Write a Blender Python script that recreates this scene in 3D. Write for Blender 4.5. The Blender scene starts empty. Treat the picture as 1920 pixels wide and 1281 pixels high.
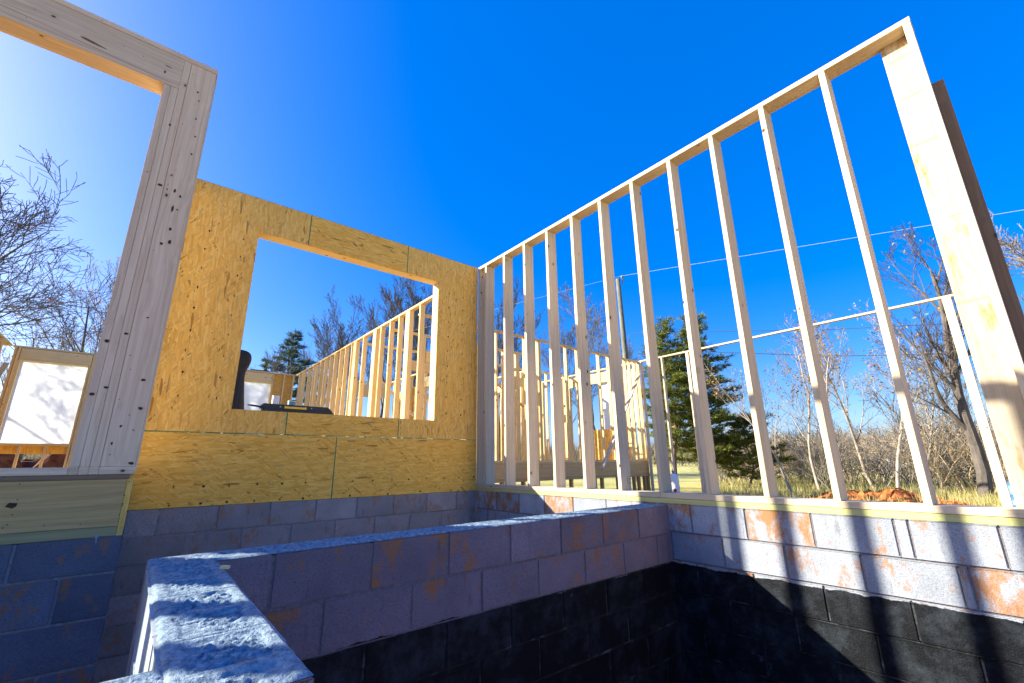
import bpy, bmesh, math, random
from mathutils import Vector, Matrix, noise
random.seed(7)
C = bpy.context.scene.collection
PI = math.pi
# ------------------------------------------------------------------ camera
ROWS = ((0.7727026977774181, -0.6346532956068992, -0.012072084443118405),
        (-0.16061235219465086, -0.21387717332977682, 0.963566410296128),
        (-0.6141125411274398, -0.742611438845219, -0.2671966274604382))
FPX = 823.17
cam_d = bpy.data.cameras.new('camera'); cam = bpy.data.objects.new('camera', cam_d); C.objects.link(cam)
cam_d.sensor_width = 36; cam_d.lens = FPX / 1920 * 36; cam_d.clip_start = 0.05; cam_d.clip_end = 3000
M = Matrix(ROWS).transposed().to_4x4()
cam.matrix_world = M
bpy.context.scene.camera = cam

def at(x, y, ax, v):
    """world point seen at photo pixel (x, y) on the plane coordinate[ax] = v"""
    c = Vector((x - 960, -(y - 640.5), -FPX))
    r = Matrix(ROWS).transposed() @ c
    return r * (v / r[ax])

def at_dist(x, y, d):
    c = Vector((x - 960, -(y - 640.5), -FPX)); r = Matrix(ROWS).transposed() @ c
    return r * (d / math.hypot(r.x, r.y))

# ------------------------------------------------------------------ materials
def mat(name):
    m = bpy.data.materials.new(name); m.use_nodes = True
    nt = m.node_tree; b = nt.nodes['Principled BSDF']
    return m, nt, b
def N(nt, t, **kw):
    n = nt.nodes.new(t)
    for k, v in kw.items():
        if k.startswith('i_'): n.inputs[k[2:].replace('_', ' ')].default_value = v
        else: setattr(n, k, v)
    return n
def L(nt, a, b): nt.links.new(a, b)
def ramp(nt, src, stops):
    r = nt.nodes.new('ShaderNodeValToRGB'); L(nt, src, r.inputs[0])
    e = r.color_ramp.elements
    e[0].position = stops[0][0]; e[0].color = (*stops[0][1], 1)
    e[1].position = stops[-1][0]; e[1].color = (*stops[-1][1], 1)
    for p, c in stops[1:-1]:
        k = e.new(p); k.color = (*c, 1)
    return r.outputs[0]
def G(v): return (v, v, v)
def mapping(nt, src, scale=(1, 1, 1), rot=(0, 0, 0), loc=(0, 0, 0)):
    m = nt.nodes.new('ShaderNodeMapping'); L(nt, src, m.inputs[0])
    m.inputs['Scale'].default_value = scale; m.inputs['Rotation'].default_value = rot; m.inputs['Location'].default_value = loc
    return m.outputs[0]
def noi(nt, src, scale=5, detail=3, rough=.5, dist=0):
    n = nt.nodes.new('ShaderNodeTexNoise'); L(nt, src, n.inputs['Vector'])
    n.inputs['Scale'].default_value = scale; n.inputs['Detail'].default_value = detail
    n.inputs['Roughness'].default_value = rough; n.inputs['Distortion'].default_value = dist
    return n.outputs['Fac']
def mix(nt, f, a, b, mode='MIX'):
    m = nt.nodes.new('ShaderNodeMix'); m.data_type = 'RGBA'; m.blend_type = mode
    if isinstance(f, (int, float)): m.inputs[0].default_value = f
    else: L(nt, f, m.inputs[0])
    for i, v in ((6, a), (7, b)):
        if isinstance(v, tuple): m.inputs[i].default_value = (*v, 1)
        else: L(nt, v, m.inputs[i])
    return m.outputs[2]
def mth(nt, op, a, b=None, c=None):
    m = nt.nodes.new('ShaderNodeMath'); m.operation = op
    for i, v in enumerate((a, b, c)):
        if v is None: continue
        if isinstance(v, (int, float)): m.inputs[i].default_value = v
        else: L(nt, v, m.inputs[i])
    return m.outputs[0]
def bump(nt, b, h, strength=.3, dist=.01):
    n = nt.nodes.new('ShaderNodeBump'); n.inputs['Strength'].default_value = strength; n.inputs['Distance'].default_value = dist
    L(nt, h, n.inputs['Height']); L(nt, n.outputs[0], b.inputs['Normal'])
def objcoord(nt, rnd=True):
    t = nt.nodes.new('ShaderNodeTexCoord')
    if not rnd: return t.outputs['Object']
    oi = nt.nodes.new('ShaderNodeObjectInfo')
    v = nt.nodes.new('ShaderNodeVectorMath'); v.operation = 'ADD'
    s = nt.nodes.new('ShaderNodeVectorMath'); s.operation = 'SCALE'; s.inputs[0].default_value = (13, 29, 47)
    L(nt, oi.outputs['Random'], s.inputs['Scale']); L(nt, t.outputs['Object'], v.inputs[0]); L(nt, s.outputs[0], v.inputs[1])
    return v.outputs[0]

def wood(name, light, dark, knot=(.10, .045, .02), knots=.055, contrast=1.0, stain=0.0):
    m, nt, b = mat(name); co = objcoord(nt)
    oi = nt.nodes.new('ShaderNodeObjectInfo')
    warp = noi(nt, mapping(nt, co, (3, 3, .6)), 2.0, 2)
    wv = nt.nodes.new('ShaderNodeVectorMath'); wv.operation = 'ADD'
    cx = nt.nodes.new('ShaderNodeCombineXYZ'); L(nt, warp, cx.inputs[0]); L(nt, warp, cx.inputs[1])
    sc = nt.nodes.new('ShaderNodeVectorMath'); sc.operation = 'SCALE'; sc.inputs['Scale'].default_value = .09
    L(nt, cx.outputs[0], sc.inputs[0]); L(nt, co, wv.inputs[0]); L(nt, sc.outputs[0], wv.inputs[1])
    g1 = noi(nt, mapping(nt, wv.outputs[0], (60, 60, .55)), 1.0, 3, .55)
    g2 = noi(nt, mapping(nt, wv.outputs[0], (260, 260, 3)), 1.0, 2, .6)
    g = mth(nt, 'ADD', mth(nt, 'MULTIPLY', g1, .75), mth(nt, 'MULTIPLY', g2, .25))
    col = ramp(nt, g, [(.5 - .17 / contrast, dark), (.5 + .1 / contrast, light)])
    big = noi(nt, mapping(nt, co, (4, 4, .9)), 1.3, 2)
    col = mix(nt, mth(nt, 'MULTIPLY', big, .35), col, tuple(c * .8 for c in light))
    # board to board tone
    tone = ramp(nt, oi.outputs['Random'], [(0, G(.80)), (.5, G(.95)), (1, G(1.0))])
    col = mix(nt, 1.0, col, tone, 'MULTIPLY')
    vo = nt.nodes.new('ShaderNodeTexVoronoi'); L(nt, mapping(nt, co, (7, 7, 4.5)), vo.inputs['Vector']); vo.inputs['Scale'].default_value = 1
    k = ramp(nt, vo.outputs['Distance'], [(knots, G(1)), (knots + .02, G(0))])
    halo = ramp(nt, vo.outputs['Distance'], [(knots, G(.4)), (knots + .12, G(0))])
    col = mix(nt, halo, col, tuple(d * .75 for d in dark)); col = mix(nt, k, col, knot)
    if stain:
        st = noi(nt, mapping(nt, co, (7, 7, 2)), 1.5, 5, .6)
        sm = ramp(nt, st, [(.56, G(0)), (.64, G(stain))])
        col = mix(nt, sm, col, (.34, .19, .08))
        ln = noi(nt, mapping(nt, co, (1.2, 1.2, 26)), 1.0, 2, .5)
        col = mix(nt, ramp(nt, ln, [(.70, G(0)), (.72, G(.45))]), col, (.30, .19, .10))
    L(nt, col, b.inputs['Base Color']); b.inputs['Roughness'].default_value = .72
    b.inputs['Specular IOR Level'].default_value = .3
    bump(nt, b, mth(nt, 'SUBTRACT', g, mth(nt, 'MULTIPLY', k, .3)), .35, .0015)
    return m
W_FRESH = wood('fresh_pine', (.76, .63, .43), (.58, .43, .25), contrast=.8, knots=.065)
W_POST = wood('shaded_pine', (.93, .70, .46), (.66, .45, .27), contrast=.85, knots=.035)  # same pine, its colour adjusted for the blue shade on the post
W_FAR = wood('far_pine', (.90, .67, .31), (.80, .53, .17), contrast=.8, knots=.07)
W_RIM = wood('rim_pine', (.76, .50, .20), (.52, .32, .11), contrast=1.0, knots=.045)
W_TREATED = wood('treated_pine', (.64, .64, .26), (.48, .47, .16), knots=.06)
W_TREATED_SHADE = wood('shaded_treated_pine', (.50, .42, .19), (.34, .28, .12), knots=.06)  # darker copy of the treated pine, the left sill's shade put into the colour
W_STAINED = wood('stained_pine', (.66, .55, .40), (.48, .36, .22), stain=.9, knots=-1, contrast=.7)
W_GREY = wood('grey_plywood', (.34, .22, .13), (.24, .15, .085), knots=.05)

def osb(name, vertical, tint=(1, 1, 1)):
    m, nt, b = mat(name); co = objcoord(nt)
    cols = [(0, (.70, .41, .09)), (.18, (.82, .50, .12)), (.55, (.88, .575, .16)), (.85, (.94, .67, .24)), (1, (.72, .42, .09))]
    warp = nt.nodes.new('ShaderNodeTexNoise'); L(nt, co, warp.inputs['Vector']); warp.inputs['Scale'].default_value = 9
    wm = nt.nodes.new('ShaderNodeVectorMath'); wm.operation = 'SCALE'; wm.inputs['Scale'].default_value = .010
    L(nt, warp.outputs['Color'], wm.inputs[0])
    wa = nt.nodes.new('ShaderNodeVectorMath'); wa.operation = 'ADD'; L(nt, co, wa.inputs[0]); L(nt, wm.outputs[0], wa.inputs[1]); cw = wa.outputs[0]
    lay = []; hs = []; mks = []
    base = PI / 2 if vertical else 0
    for k, (ang, sx, sz) in enumerate(((.10, 9, 60), (-.28, 10, 76), (.5, 10, 66), (-.65, 11, 80), (.05, 9, 68))):
        v = nt.nodes.new('ShaderNodeTexVoronoi'); v.inputs['Scale'].default_value = 1
        r1 = mapping(nt, cw, (1, 1, 1), (0, base + ang, 0), (k * 3.3, 0, k * 1.7))
        L(nt, mapping(nt, r1, (sx, 12, sz)), v.inputs['Vector'])
        sp = nt.nodes.new('ShaderNodeSeparateColor'); L(nt, v.outputs['Color'], sp.inputs[0])
        c = ramp(nt, sp.outputs[0], cols)
        fl = ramp(nt, sp.outputs[1], [(.972, G(0)), (.98, G(.8))])
        c = mix(nt, fl, c, (.26, .12, .035))
        gl = ramp(nt, mth(nt, 'FRACT', mth(nt, 'MULTIPLY', sp.outputs[0], 9.7)), [(.965, G(0)), (.97, G(.5))])
        c = mix(nt, gl, c, (.42, .35, .22))
        edge = ramp(nt, v.outputs['Distance'], [(.35, G(1)), (.8, G(.87))])
        c = mix(nt, 1.0, c, edge, 'MULTIPLY')
        lay.append(c); hs.append(sp.outputs[0]); mks.append(sp.outputs[2])
    c = lay[0]; h = hs[0]
    for k in range(1, 5):
        mk = ramp(nt, mks[k], [(.50, G(0)), (.51, G(1))])
        c = mix(nt, mk, c, lay[k])
    big = noi(nt, co, 2.2, 3)
    c = mix(nt, mth(nt, 'MULTIPLY', big, .3), c, (.72, .40, .075))
    c = mix(nt, 1.0, c, tint, 'MULTIPLY')
    L(nt, c, b.inputs['Base Color']); b.inputs['Roughness'].default_value = .7; b.inputs['Specular IOR Level'].default_value = .3
    bump(nt, b, mth(nt, 'ADD', hs[0], mth(nt, 'MULTIPLY', noi(nt, co, 140, 2), .5)), .35, .002)
    return m
OSB_V = osb('strand_board_upright', True, (1.0, .95, .76)); OSB_H = osb('strand_board_flat', False, (1.04, .94, .60))

def flat(name, col, rough=.6, spec=.4, var=.0, vs=20, metal=0):
    m, nt, b = mat(name)
    if var:
        co = objcoord(nt)
        n = noi(nt, co, vs, 4)
        c = ramp(nt, n, [(.3, tuple(max(0, x * (1 - var)) for x in col)), (.7, tuple(min(1, x * (1 + var)) for x in col))])
        L(nt, c, b.inputs['Base Color']); bump(nt, b, n, .2, .004)
    else: b.inputs['Base Color'].default_value = (*col, 1)
    b.inputs['Roughness'].default_value = rough; b.inputs['Specular IOR Level'].default_value = spec; b.inputs['Metallic'].default_value = metal
    return m
GREEN = flat('green_edge_paint', (.05, .26, .11)); INK = flat('black_ink', (.015, .013, .012))
KNOT = flat('knot_brown', (.10, .045, .022), .8, .2, .5, 60); RESIN = flat('resin_orange', (.48, .22, .10), .6, .3, .3, 60)
NAIL = flat('dark_nail', (.05, .045, .045), .5); CHALK = flat('red_chalk', (.36, .10, .07))

def block_mat(name, base, tar_z=None, stain=1.0):
    m, nt, b = mat(name)
    co = objcoord(nt, False); geo = nt.nodes.new('ShaderNodeNewGeometry'); ri = geo.outputs['Random Per Island']
    off = nt.nodes.new('ShaderNodeVectorMath'); off.operation = 'ADD'
    sc = nt.nodes.new('ShaderNodeVectorMath'); sc.operation = 'SCALE'; sc.inputs[0].default_value = (11, 7, 17); L(nt, ri, sc.inputs['Scale'])
    L(nt, co, off.inputs[0]); L(nt, sc.outputs[0], off.inputs[1]); ci = off.outputs[0]
    c = ramp(nt, noi(nt, ci, 4, 5, .6), [(.3, tuple(x * .78 for x in base)), (.7, tuple(x * 1.08 for x in base))])
    tone = ramp(nt, ri, [(0, G(.72)), (.25, G(1.0)), (.5, G(.84)), (.75, G(1.1)), (1, G(.9))]); c = mix(nt, 1.0, c, tone, 'MULTIPLY')
    fine = noi(nt, co, 160, 3, .7)
    c = mix(nt, 1.0, c, ramp(nt, fine, [(.3, G(.70)), (.65, G(1.10))]), 'MULTIPLY')
    po = nt.nodes.new('ShaderNodeTexVoronoi'); L(nt, co, po.inputs['Vector']); po.inputs['Scale'].default_value = 75
    c = mix(nt, 1.0, c, ramp(nt, po.outputs['Distance'], [(.10, G(.45)), (.20, G(1))]), 'MULTIPLY')
    # orange clay smears, amount differs block by block
    s1 = noi(nt, mapping(nt, ci, (1, 1, .7)), 8, 8, .7, 0)
    r2 = mth(nt, 'FRACT', mth(nt, 'MULTIPLY', ri, 7.31))
    thr = mth(nt, 'ADD', mth(nt, 'ADD', mth(nt, 'MULTIPLY', s1, .8), mth(nt, 'MULTIPLY', noi(nt, mapping(nt, co, (1, 1, .35)), 34, 4, .7), .2)), mth(nt, 'MULTIPLY', mth(nt, 'POWER', r2, 4.0), .10 * stain))
    sm = ramp(nt, thr, [(.555, G(0)), (.60, G(.55 * min(1, stain))), (.66, G(.9 * min(1, stain)))])
    c = mix(nt, sm, c, mix(nt, fine, (.26, .095, .025), (.42, .20, .06)))
    # grey damp streaks
    dk = ramp(nt, noi(nt, mapping(nt, ci, (6, 6, 1.2)), 3, 4, .6), [(.62, G(0)), (.74, G(.55))])
    c = mix(nt, dk, c, (.07, .07, .08))
    rough = .85; hgt = mth(nt, 'ADD', fine, mth(nt, 'MULTIPLY', noi(nt, co, 30, 3), .6))
    L(nt, c, b.inputs['Base Color']); b.inputs['Roughness'].default_value = .85; b.inputs['Specular IOR Level'].default_value = .25
    if tar_z is not None:
        sx = nt.nodes.new('ShaderNodeSeparateXYZ'); L(nt, co, sx.inputs[0])
        edge = mth(nt, 'ADD', sx.outputs[2], mth(nt, 'MULTIPLY', mth(nt, 'SUBTRACT', noi(nt, co, 3.2, 5, .65), .5), .085))
        tm = ramp(nt, mth(nt, 'MULTIPLY', mth(nt, 'SUBTRACT', tar_z, edge), 60), [(0, G(0)), (.25, G(1))])
        bare = ramp(nt, noi(nt, co, 2.3, 6, .7), [(.66, G(0)), (.70, G(.5))])
        scuff = ramp(nt, noi(nt, mapping(nt, co, (1, 1, 1), (0, 0, 0), (4, 2, 1)), 6, 7, .75), [(.46, (.006, .007, .009)), (.76, (.036, .045, .055))])
        tar = mix(nt, bare, scuff, (.13, .145, .16))
        c2 = mix(nt, tm, c, tar); L(nt, c2, b.inputs['Base Color'])
        L(nt, ramp(nt, tm, [(0, G(.85)), (1, G(.5))]), b.inputs['Roughness']); L(nt, ramp(nt, tm, [(0, G(.25)), (1, G(.12))]), b.inputs['Specular IOR Level'])
    bump(nt, b, hgt, .55, .005)
    return m
M_LEG = block_mat('concrete_block_sunlit', (.36, .42, .47), None, .0)  # same block made paler, sunlight on the leg face put into the colour
BLOCK = (.25, .205, .235)  # inner wall base, the purple of its shade mixed into the colour
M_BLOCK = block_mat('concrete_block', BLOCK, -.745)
M_BLOCK_R = block_mat('concrete_block_right_sunlit', (.36, .39, .44), -.748, 1.25)  # lighter copy of the block, the right wall's sunlight put into the colour
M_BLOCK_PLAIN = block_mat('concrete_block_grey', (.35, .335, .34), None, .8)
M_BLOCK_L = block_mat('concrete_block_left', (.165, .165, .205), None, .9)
def mortar_mat(name, base, tar_z):
    m, nt, b = mat(name); co = objcoord(nt, False)
    c = ramp(nt, noi(nt, co, 60, 4, .7), [(.3, tuple(x * .5 for x in base)), (.7, base)])
    if tar_z is not None:
        sx = nt.nodes.new('ShaderNodeSeparateXYZ'); L(nt, co, sx.inputs[0])
        tm = ramp(nt, mth(nt, 'MULTIPLY', mth(nt, 'SUBTRACT', tar_z, sx.outputs[2]), 60), [(0, G(0)), (.3, G(1))])
        c = mix(nt, tm, c, ramp(nt, noi(nt, co, 9, 5, .7), [(.50, (.008, .008, .009)), (.72, (.10, .115, .125))]))
    L(nt, c, b.inputs['Base Color']); b.inputs['Roughness'].default_value = .9
    bump(nt, b, noi(nt, co, 90, 4, .7), .8, .006)
    return m
M_MORTAR = mortar_mat('mortar', (.22, .20, .21), -.745)
M_MORTAR_PLAIN = mortar_mat('mortar_grey', (.32, .31, .32), None)
def rough_top_mat():
    m, nt, b = mat('rough_mortar_top'); co = objcoord(nt, False)
    n = noi(nt, co, 45, 5, .7); big = noi(nt, co, 5, 3)
    c = ramp(nt, n, [(.36, (.05, .09, .14)), (.5, (.17, .25, .32)), (.64, (.30, .38, .43))]); c = mix(nt, mth(nt, 'MULTIPLY', big, .25), c, (.17, .26, .33))
    L(nt, c, b.inputs['Base Color']); b.inputs['Roughness'].default_value = .9
    bump(nt, b, mth(nt, 'ADD', n, noi(nt, co, 170, 3, .6)), .9, .006)
    return m
M_TOP = rough_top_mat()

# ------------------------------------------------------------------ helpers
def link(name, me, m, parent=None, loc=(0, 0, 0)):
    o = bpy.data.objects.new(name, me); C.objects.link(o); o.location = loc
    if m is not None:
        if not isinstance(m, (list, tuple)): m = [m]
        if len(me.materials) == 0:
            for k in m: me.materials.append(k)
    if parent: o.parent = parent
    return o
def tag(o, label=None, cat=None, group=None, kind=None):
    if label: o['label'] = label
    if cat: o['category'] = cat
    if group: o['group'] = group
    if kind: o['kind'] = kind
    return o
def thing(name, label, cat, loc=(0, 0, 0), group=None):
    o = bpy.data.objects.new(name, None); C.objects.link(o); o.location = loc; o.empty_display_size = .2
    return tag(o, label, cat, group)
_cache = {}
def board_mesh(w, t, l, m, bev=.0022):
    key = (round(w, 4), round(t, 4), round(l, 4), m.name)
    if key in _cache: return _cache[key]
    bm = bmesh.new(); bmesh.ops.create_cube(bm, size=1)
    for v in bm.verts: v.co = Vector((v.co.x * w, v.co.y * t, v.co.z * l))
    bmesh.ops.bevel(bm, geom=bm.edges[:], offset=min(bev, w * .2, t * .2), segments=1, affect='EDGES')
    me = bpy.data.meshes.new('board'); bm.to_mesh(me); bm.free(); me.materials.append(m)
    _cache[key] = me; return me
def board(parent, name, x0, x1, y0, y1, z0, z1, m, axis=None):
    """a board filling the given box; its grain runs along its longest side"""
    d = (x1 - x0, y1 - y0, z1 - z0)
    if axis is None: axis = 'xyz'[max(range(3), key=lambda i: d[i])]
    c = Vector(((x0 + x1) / 2, (y0 + y1) / 2, (z0 + z1) / 2))
    if axis == 'z': me = board_mesh(d[0], d[1], d[2], m); rot = (0, 0, 0)
    elif axis == 'x': me = board_mesh(d[2], d[1], d[0], m); rot = (0, PI / 2, 0)
    else: me = board_mesh(d[0], d[2], d[1], m); rot = (-PI / 2, 0, 0)
    o = bpy.data.objects.new(name, me); C.objects.link(o); o.rotation_euler = rot
    if parent: o.parent = parent; o.location = c - parent.location
    else: o.location = c
    return o
def stick(parent, name, p, q, w, t, m):
    """a board between two points"""
    p = Vector(p); q = Vector(q); d = q - p
    me = board_mesh(w, t, d.length, m)
    o = bpy.data.objects.new(name, me); C.objects.link(o)
    o.rotation_euler = d.to_track_quat('Z', 'Y').to_euler(); c = (p + q) / 2
    if parent: o.parent = parent; o.location = c - parent.location
    else: o.location = c
    return o
def mesh_from(name, vs, fs, m, parent=None, smooth=False, loc=(0, 0, 0), mi=None):
    me = bpy.data.meshes.new(name); me.from_pydata([tuple(v) for v in vs], [], fs); me.update()
    for k in (m if isinstance(m, (list, tuple)) else [m]): me.materials.append(k)
    if mi: me.polygons.foreach_set('material_index', mi)
    if smooth: me.polygons.foreach_set('use_smooth', [True] * len(me.polygons))
    o = bpy.data.objects.new(name, me); C.objects.link(o); o.location = loc
    if parent: o.parent = parent
    return o

# ------------------------------------------------------------------ block walls
def block_run(name, parent, axis, a, b, c0, c1, z_top, joints, n, m_block, m_mortar, z_bot=-2.5, courses=None, closers=()):
    """running-bond wall. axis: run direction; c0..c1 the thickness span; joints: one joint position for even and odd courses"""
    bm = bmesh.new(); g = .0055
    zs = [z_top]
    z = courses if courses is not None else z_top - .2032
    while z > z_bot: zs.append(z); z -= .2032
    zs.append(z_bot)
    def box(u0, u1, w0, w1, z0, z1, mi, bev):
        r = bmesh.ops.create_cube(bm, size=1); vs = r['verts']
        for v in vs:
            u = u0 + (v.co.x + .5) * (u1 - u0); w = w0 + (v.co.y + .5) * (w1 - w0); z = z0 + (v.co.z + .5) * (z1 - z0)
            v.co = Vector((u, w, z)) if axis == 'x' else Vector((w, u, z))
        fs = set(f for v in vs for f in v.link_faces)
        if bev:
            es = list(set(e for v in vs for e in v.link_edges))
            rb = bmesh.ops.bevel(bm, geom=es, offset=bev, segments=2, affect='EDGES'); fs = set(rb['faces']) | set(f for f in fs if f.is_valid)
        for f in fs:
            if f.is_valid: f.material_index = mi
    box(a + .002, b - .002, c0 + .0055, c1 - .0055, z_bot + .002, z_top - .004, 1, 0)
    for i in range(len(zs) - 1):
        z1, z0 = zs[i] - (g if i else 0), zs[i + 1] + g
        j = joints[i % 2]; k = math.ceil((a - j) / .4064 + .05)
        cuts = [a]
        while j + k * .4064 < b - .03: cuts.append(j + k * .4064); k += 1
        cuts.append(b)
        for cl in closers:
            if cl[0] == i: cuts.append(cl[1])
        cuts.sort()
        for u0, u1 in zip(cuts, cuts[1:]):
            q = random.uniform(-.0022, .0022)
            box(u0 + (g if u0 > a else 0), u1 - (g if u1 < b else 0), c0 + q, c1 + q, z0, z1, 0, .0035)
    bmesh.ops.recalc_face_normals(bm, faces=bm.faces)
    me = bpy.data.meshes.new(name); bm.to_mesh(me); bm.free()
    me.materials.append(m_block); me.materials.append(m_mortar)
    o = bpy.data.objects.new(name, me); C.objects.link(o)
    if parent: o.parent = parent; o.location = -parent.location
    return o

ZB = -.325           # top of the outer foundation
o = block_run('block_wall', None, 'y', -3.5, 4.77, 3.33, 3.53, ZB, (1.907, 1.688), 0, M_BLOCK_R, M_MORTAR, closers=((0, .625), (1, .43)))
tag(o, 'long foundation wall of grey blocks with orange clay stains under the tall open stud wall, striped by stud shadows', 'block wall')
o = block_run('block_wall', None, 'x', 0.0, 3.328, 4.77, 4.97, ZB, (.2, .4), 0, M_BLOCK_PLAIN, M_MORTAR_PLAIN)
tag(o, 'shaded grey foundation wall of blocks directly beneath the yellow strand board wall', 'block wall')
lw = thing('block_wall', 'blue grey foundation block wall below the wide pine rim board at left edge of photo', 'block wall', (0, 3.19, -2.5))
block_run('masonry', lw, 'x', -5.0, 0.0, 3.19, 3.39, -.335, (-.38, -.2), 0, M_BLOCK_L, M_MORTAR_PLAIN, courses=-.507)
block_run('return_masonry', lw, 'y', 3.392, 4.768, -.2, -.003, -.335, (3.6, 3.8), 0, M_BLOCK_PLAIN, M_MORTAR_PLAIN)
pt_ = [at(x, y, 1, 3.187) - lw.location for x, y in ((177, 1007), (184, 1006.5), (184, 1008), (177, 1008.5), (180, 1003), (181.4, 1003), (180.4, 1018.5), (179, 1018.5))]
mesh_from('chalk_mark', pt_, [(0, 1, 2, 3), (4, 5, 6, 7)], flat('blue_chalk', (.25, .55, .75), .8, .2), lw)
iw = thing('block_wall', 'low inner block wall with rough mortar top and black tar coating, turning a corner in the foreground', 'block wall', (.187, 2.2, -2.5))
ZI = -.341
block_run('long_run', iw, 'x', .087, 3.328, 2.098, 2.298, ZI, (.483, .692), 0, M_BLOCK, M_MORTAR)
block_run('short_leg', iw, 'y', 1.078, 2.096, .087, .287, ZI, (1.7, 1.5), 0, M_LEG, M_MORTAR_PLAIN)
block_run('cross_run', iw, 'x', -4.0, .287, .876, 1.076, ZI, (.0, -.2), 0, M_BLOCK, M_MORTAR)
def rough_top(name, x0, x1, y0, y1, z, step):
    nx = int((x1 - x0) / step); ny = int((y1 - y0) / step)
    vs = []; fs = []
    for j in range(ny + 1):
        for i in range(nx + 1):
            x = x0 + (x1 - x0) * i / nx; y = y0 + (y1 - y0) * j / ny
            e = min(i, nx - i, j, ny - j)
            p = Vector((x, y, 0))
            u, w = ((x, (y - y0) / (y1 - y0)) if (x1 - x0) > (y1 - y0) else (y, (x - x0) / (x1 - x0)))
            cu = ((u + .03) % .2032) / .2032
            core = max(0, min(1, min(cu - .07, .93 - cu) * 22)) * max(0, min(1, min(w - .15 - .05 * noise.noise(p * 9), .86 - w) * 16))
            zone = core * max(0, min(1, (noise.noise(Vector((x * 5, y * 7, 2))) + .45) * 3))
            gr = max(0, noise.noise(p * 75)) * .010 + abs(noise.noise(p * 160)) * .007 + max(0, noise.noise(p * 30) - .15) * .007
            h = zone * (gr - .002) + (1 - zone) * (.0012 * noise.noise(p * 60) + .004) - core * (1 - zone) * .006
            if ((u + .03) % .4064) < .005: h -= .006
            rid = abs(noise.noise(Vector((x * 5, y * 22, 3)))); h -= .012 * zone * max(0, .07 - rid) / .07
            if e == 0: h = -.003
            elif e == 1: h = h * .4
            jit = (noise.noise(p * 40 + Vector((9, 9, 9))) * .0025) if e == 0 else 0
            vs.append((x + jit, y + jit, z + .005 + h))
    for j in range(ny):
        for i in range(nx):
            a = j * (nx + 1) + i; fs.append((a, a + 1, a + nx + 2, a + nx + 1))
    return mesh_from(name, vs, fs, M_TOP, iw, True, -iw.location)
rough_top('mortar_bed', .087, 3.326, 2.100, 2.296, ZI, .009)
rough_top('mortar_bed', .089, .285, .878, 2.102, ZI, .0048)
rough_top('mortar_bed', -1.5, .091, .878, 1.074, ZI, .006)
# chip of wood lying on the mortar
mesh_from('wood_chip', [(.262, 1.83, ZI + .02), (.286, 1.822, ZI + .017), (.292, 1.832, ZI + .019), (.27, 1.842, ZI + .022), (.262, 1.83, ZI + .028), (.286, 1.822, ZI + .024), (.292, 1.832, ZI + .026), (.27, 1.842, ZI + .029)],
          [(3, 2, 1, 0), (4, 5, 6, 7), (0, 1, 5, 4), (1, 2, 6, 5), (2, 3, 7, 6), (3, 0, 4, 7)], W_FAR)
tag(bpy.data.objects['wood_chip'], 'tiny pale wood chip lying on the rough mortar of the foreground wall', 'wood chip')

# ------------------------------------------------------------------ right stud wall
XR = 3.33; TH = .14; ZT = 2.709
rw = thing('stud_wall', 'tall open wall of bright pine studs on the right, ending in a wide flat post', 'stud wall', (XR, 2.4, ZB))
sill = board(None, 'sill_plate', XR - .001, XR + TH, 0.0 - 3.4, 4.765, ZB + .001, ZB + .040, W_TREATED)
sill.parent = rw; sill.location = sill.location - rw.location
board(rw, 'bottom_plate', XR - .004, XR + TH, 2.15, 4.765, ZB + .041, ZB + .0795, W_FRESH)
board(rw, 'bottom_plate', XR - .006, XR + TH, -3.4, 2.148, ZB + .041, ZB + .0795, W_FRESH)
board(rw, 'top_plate', XR - .002, XR + TH, .028, 4.768, ZT - .038, ZT, W_FRESH)
z0 = ZB + .080; z1 = ZT - .039
for k in range(11):
    yf = .545 + .4055 * k if k else .538
    dx = random.uniform(-.002, .002)
    so_ = board(rw, 'stud', XR + dx, XR + TH + dx, yf - .038, yf, z0, z1, W_FRESH); so_.rotation_euler = (random.uniform(-.0015, .0015), random.uniform(-.001, .001), random.uniform(-.02, .02))
def stamp(px, py, yy, w):
    p = at(px, py, 1, yy); vs = []; fs = []
    def bar(u, v, a, b):
        n0 = len(vs)
        for (du, dv) in ((u, v), (u + a, v), (u + a, v + b), (u, v + b)): vs.append(Vector((p.x + du * w, yy - .0035, p.z + dv * w)) - rw.location)
        fs.append((n0, n0 + 1, n0 + 2, n0 + 3))
    for u, v, a, b in ((0, 0, .03, .3), (0, .27, .2, .03), (0, .13, .15, .03), (0, 0, .2, .03), (.3, 0, .03, .3), (.3, .27, .15, .03), (.42, .15, .03, .15), (.6, .27, .2, .03), (.6, 0, .03, .3), (.78, 0, .03, .3), (0, -.15, .1, .05), (.15, -.15, .12, .05), (.33, -.15, .2, .05), (.6, -.15, .18, .05), (0, .42, .82, .02), (0, -.25, .82, .02)): bar(u, v, a, b)
    return mesh_from('grade_stamp', vs, fs, flat('stamp_ink', (.22, .16, .13), .8, .2), rw)
stamp(1306, 695, 1.7235, .07); stamp(1176, 903, 2.5345, .09); stamp(1258, 330, 2.129, .06)
board(rw, 'stud', XR, XR + TH, 4.722, 4.762, z0, z1, W_FRESH)
board(rw, 'stud', XR - .001, XR + TH, .030, .0685, z0, z1, W_FRESH)
board(rw, 'flat_post', 3.437, 3.475, .0695, .205, z0, z1, W_STAINED)
tag(rw.children[-1], 'wide flat post board with orange water stains')
board(rw, 'sheathing_strip', 3.478, 3.50, -.0245, .03, z0 - .3, 2.27, W_GREY)
board(rw, 'backing_stud', 3.502, 3.54, -.022, .02, z0 - .3, 2.262, W_GREY)

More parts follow.
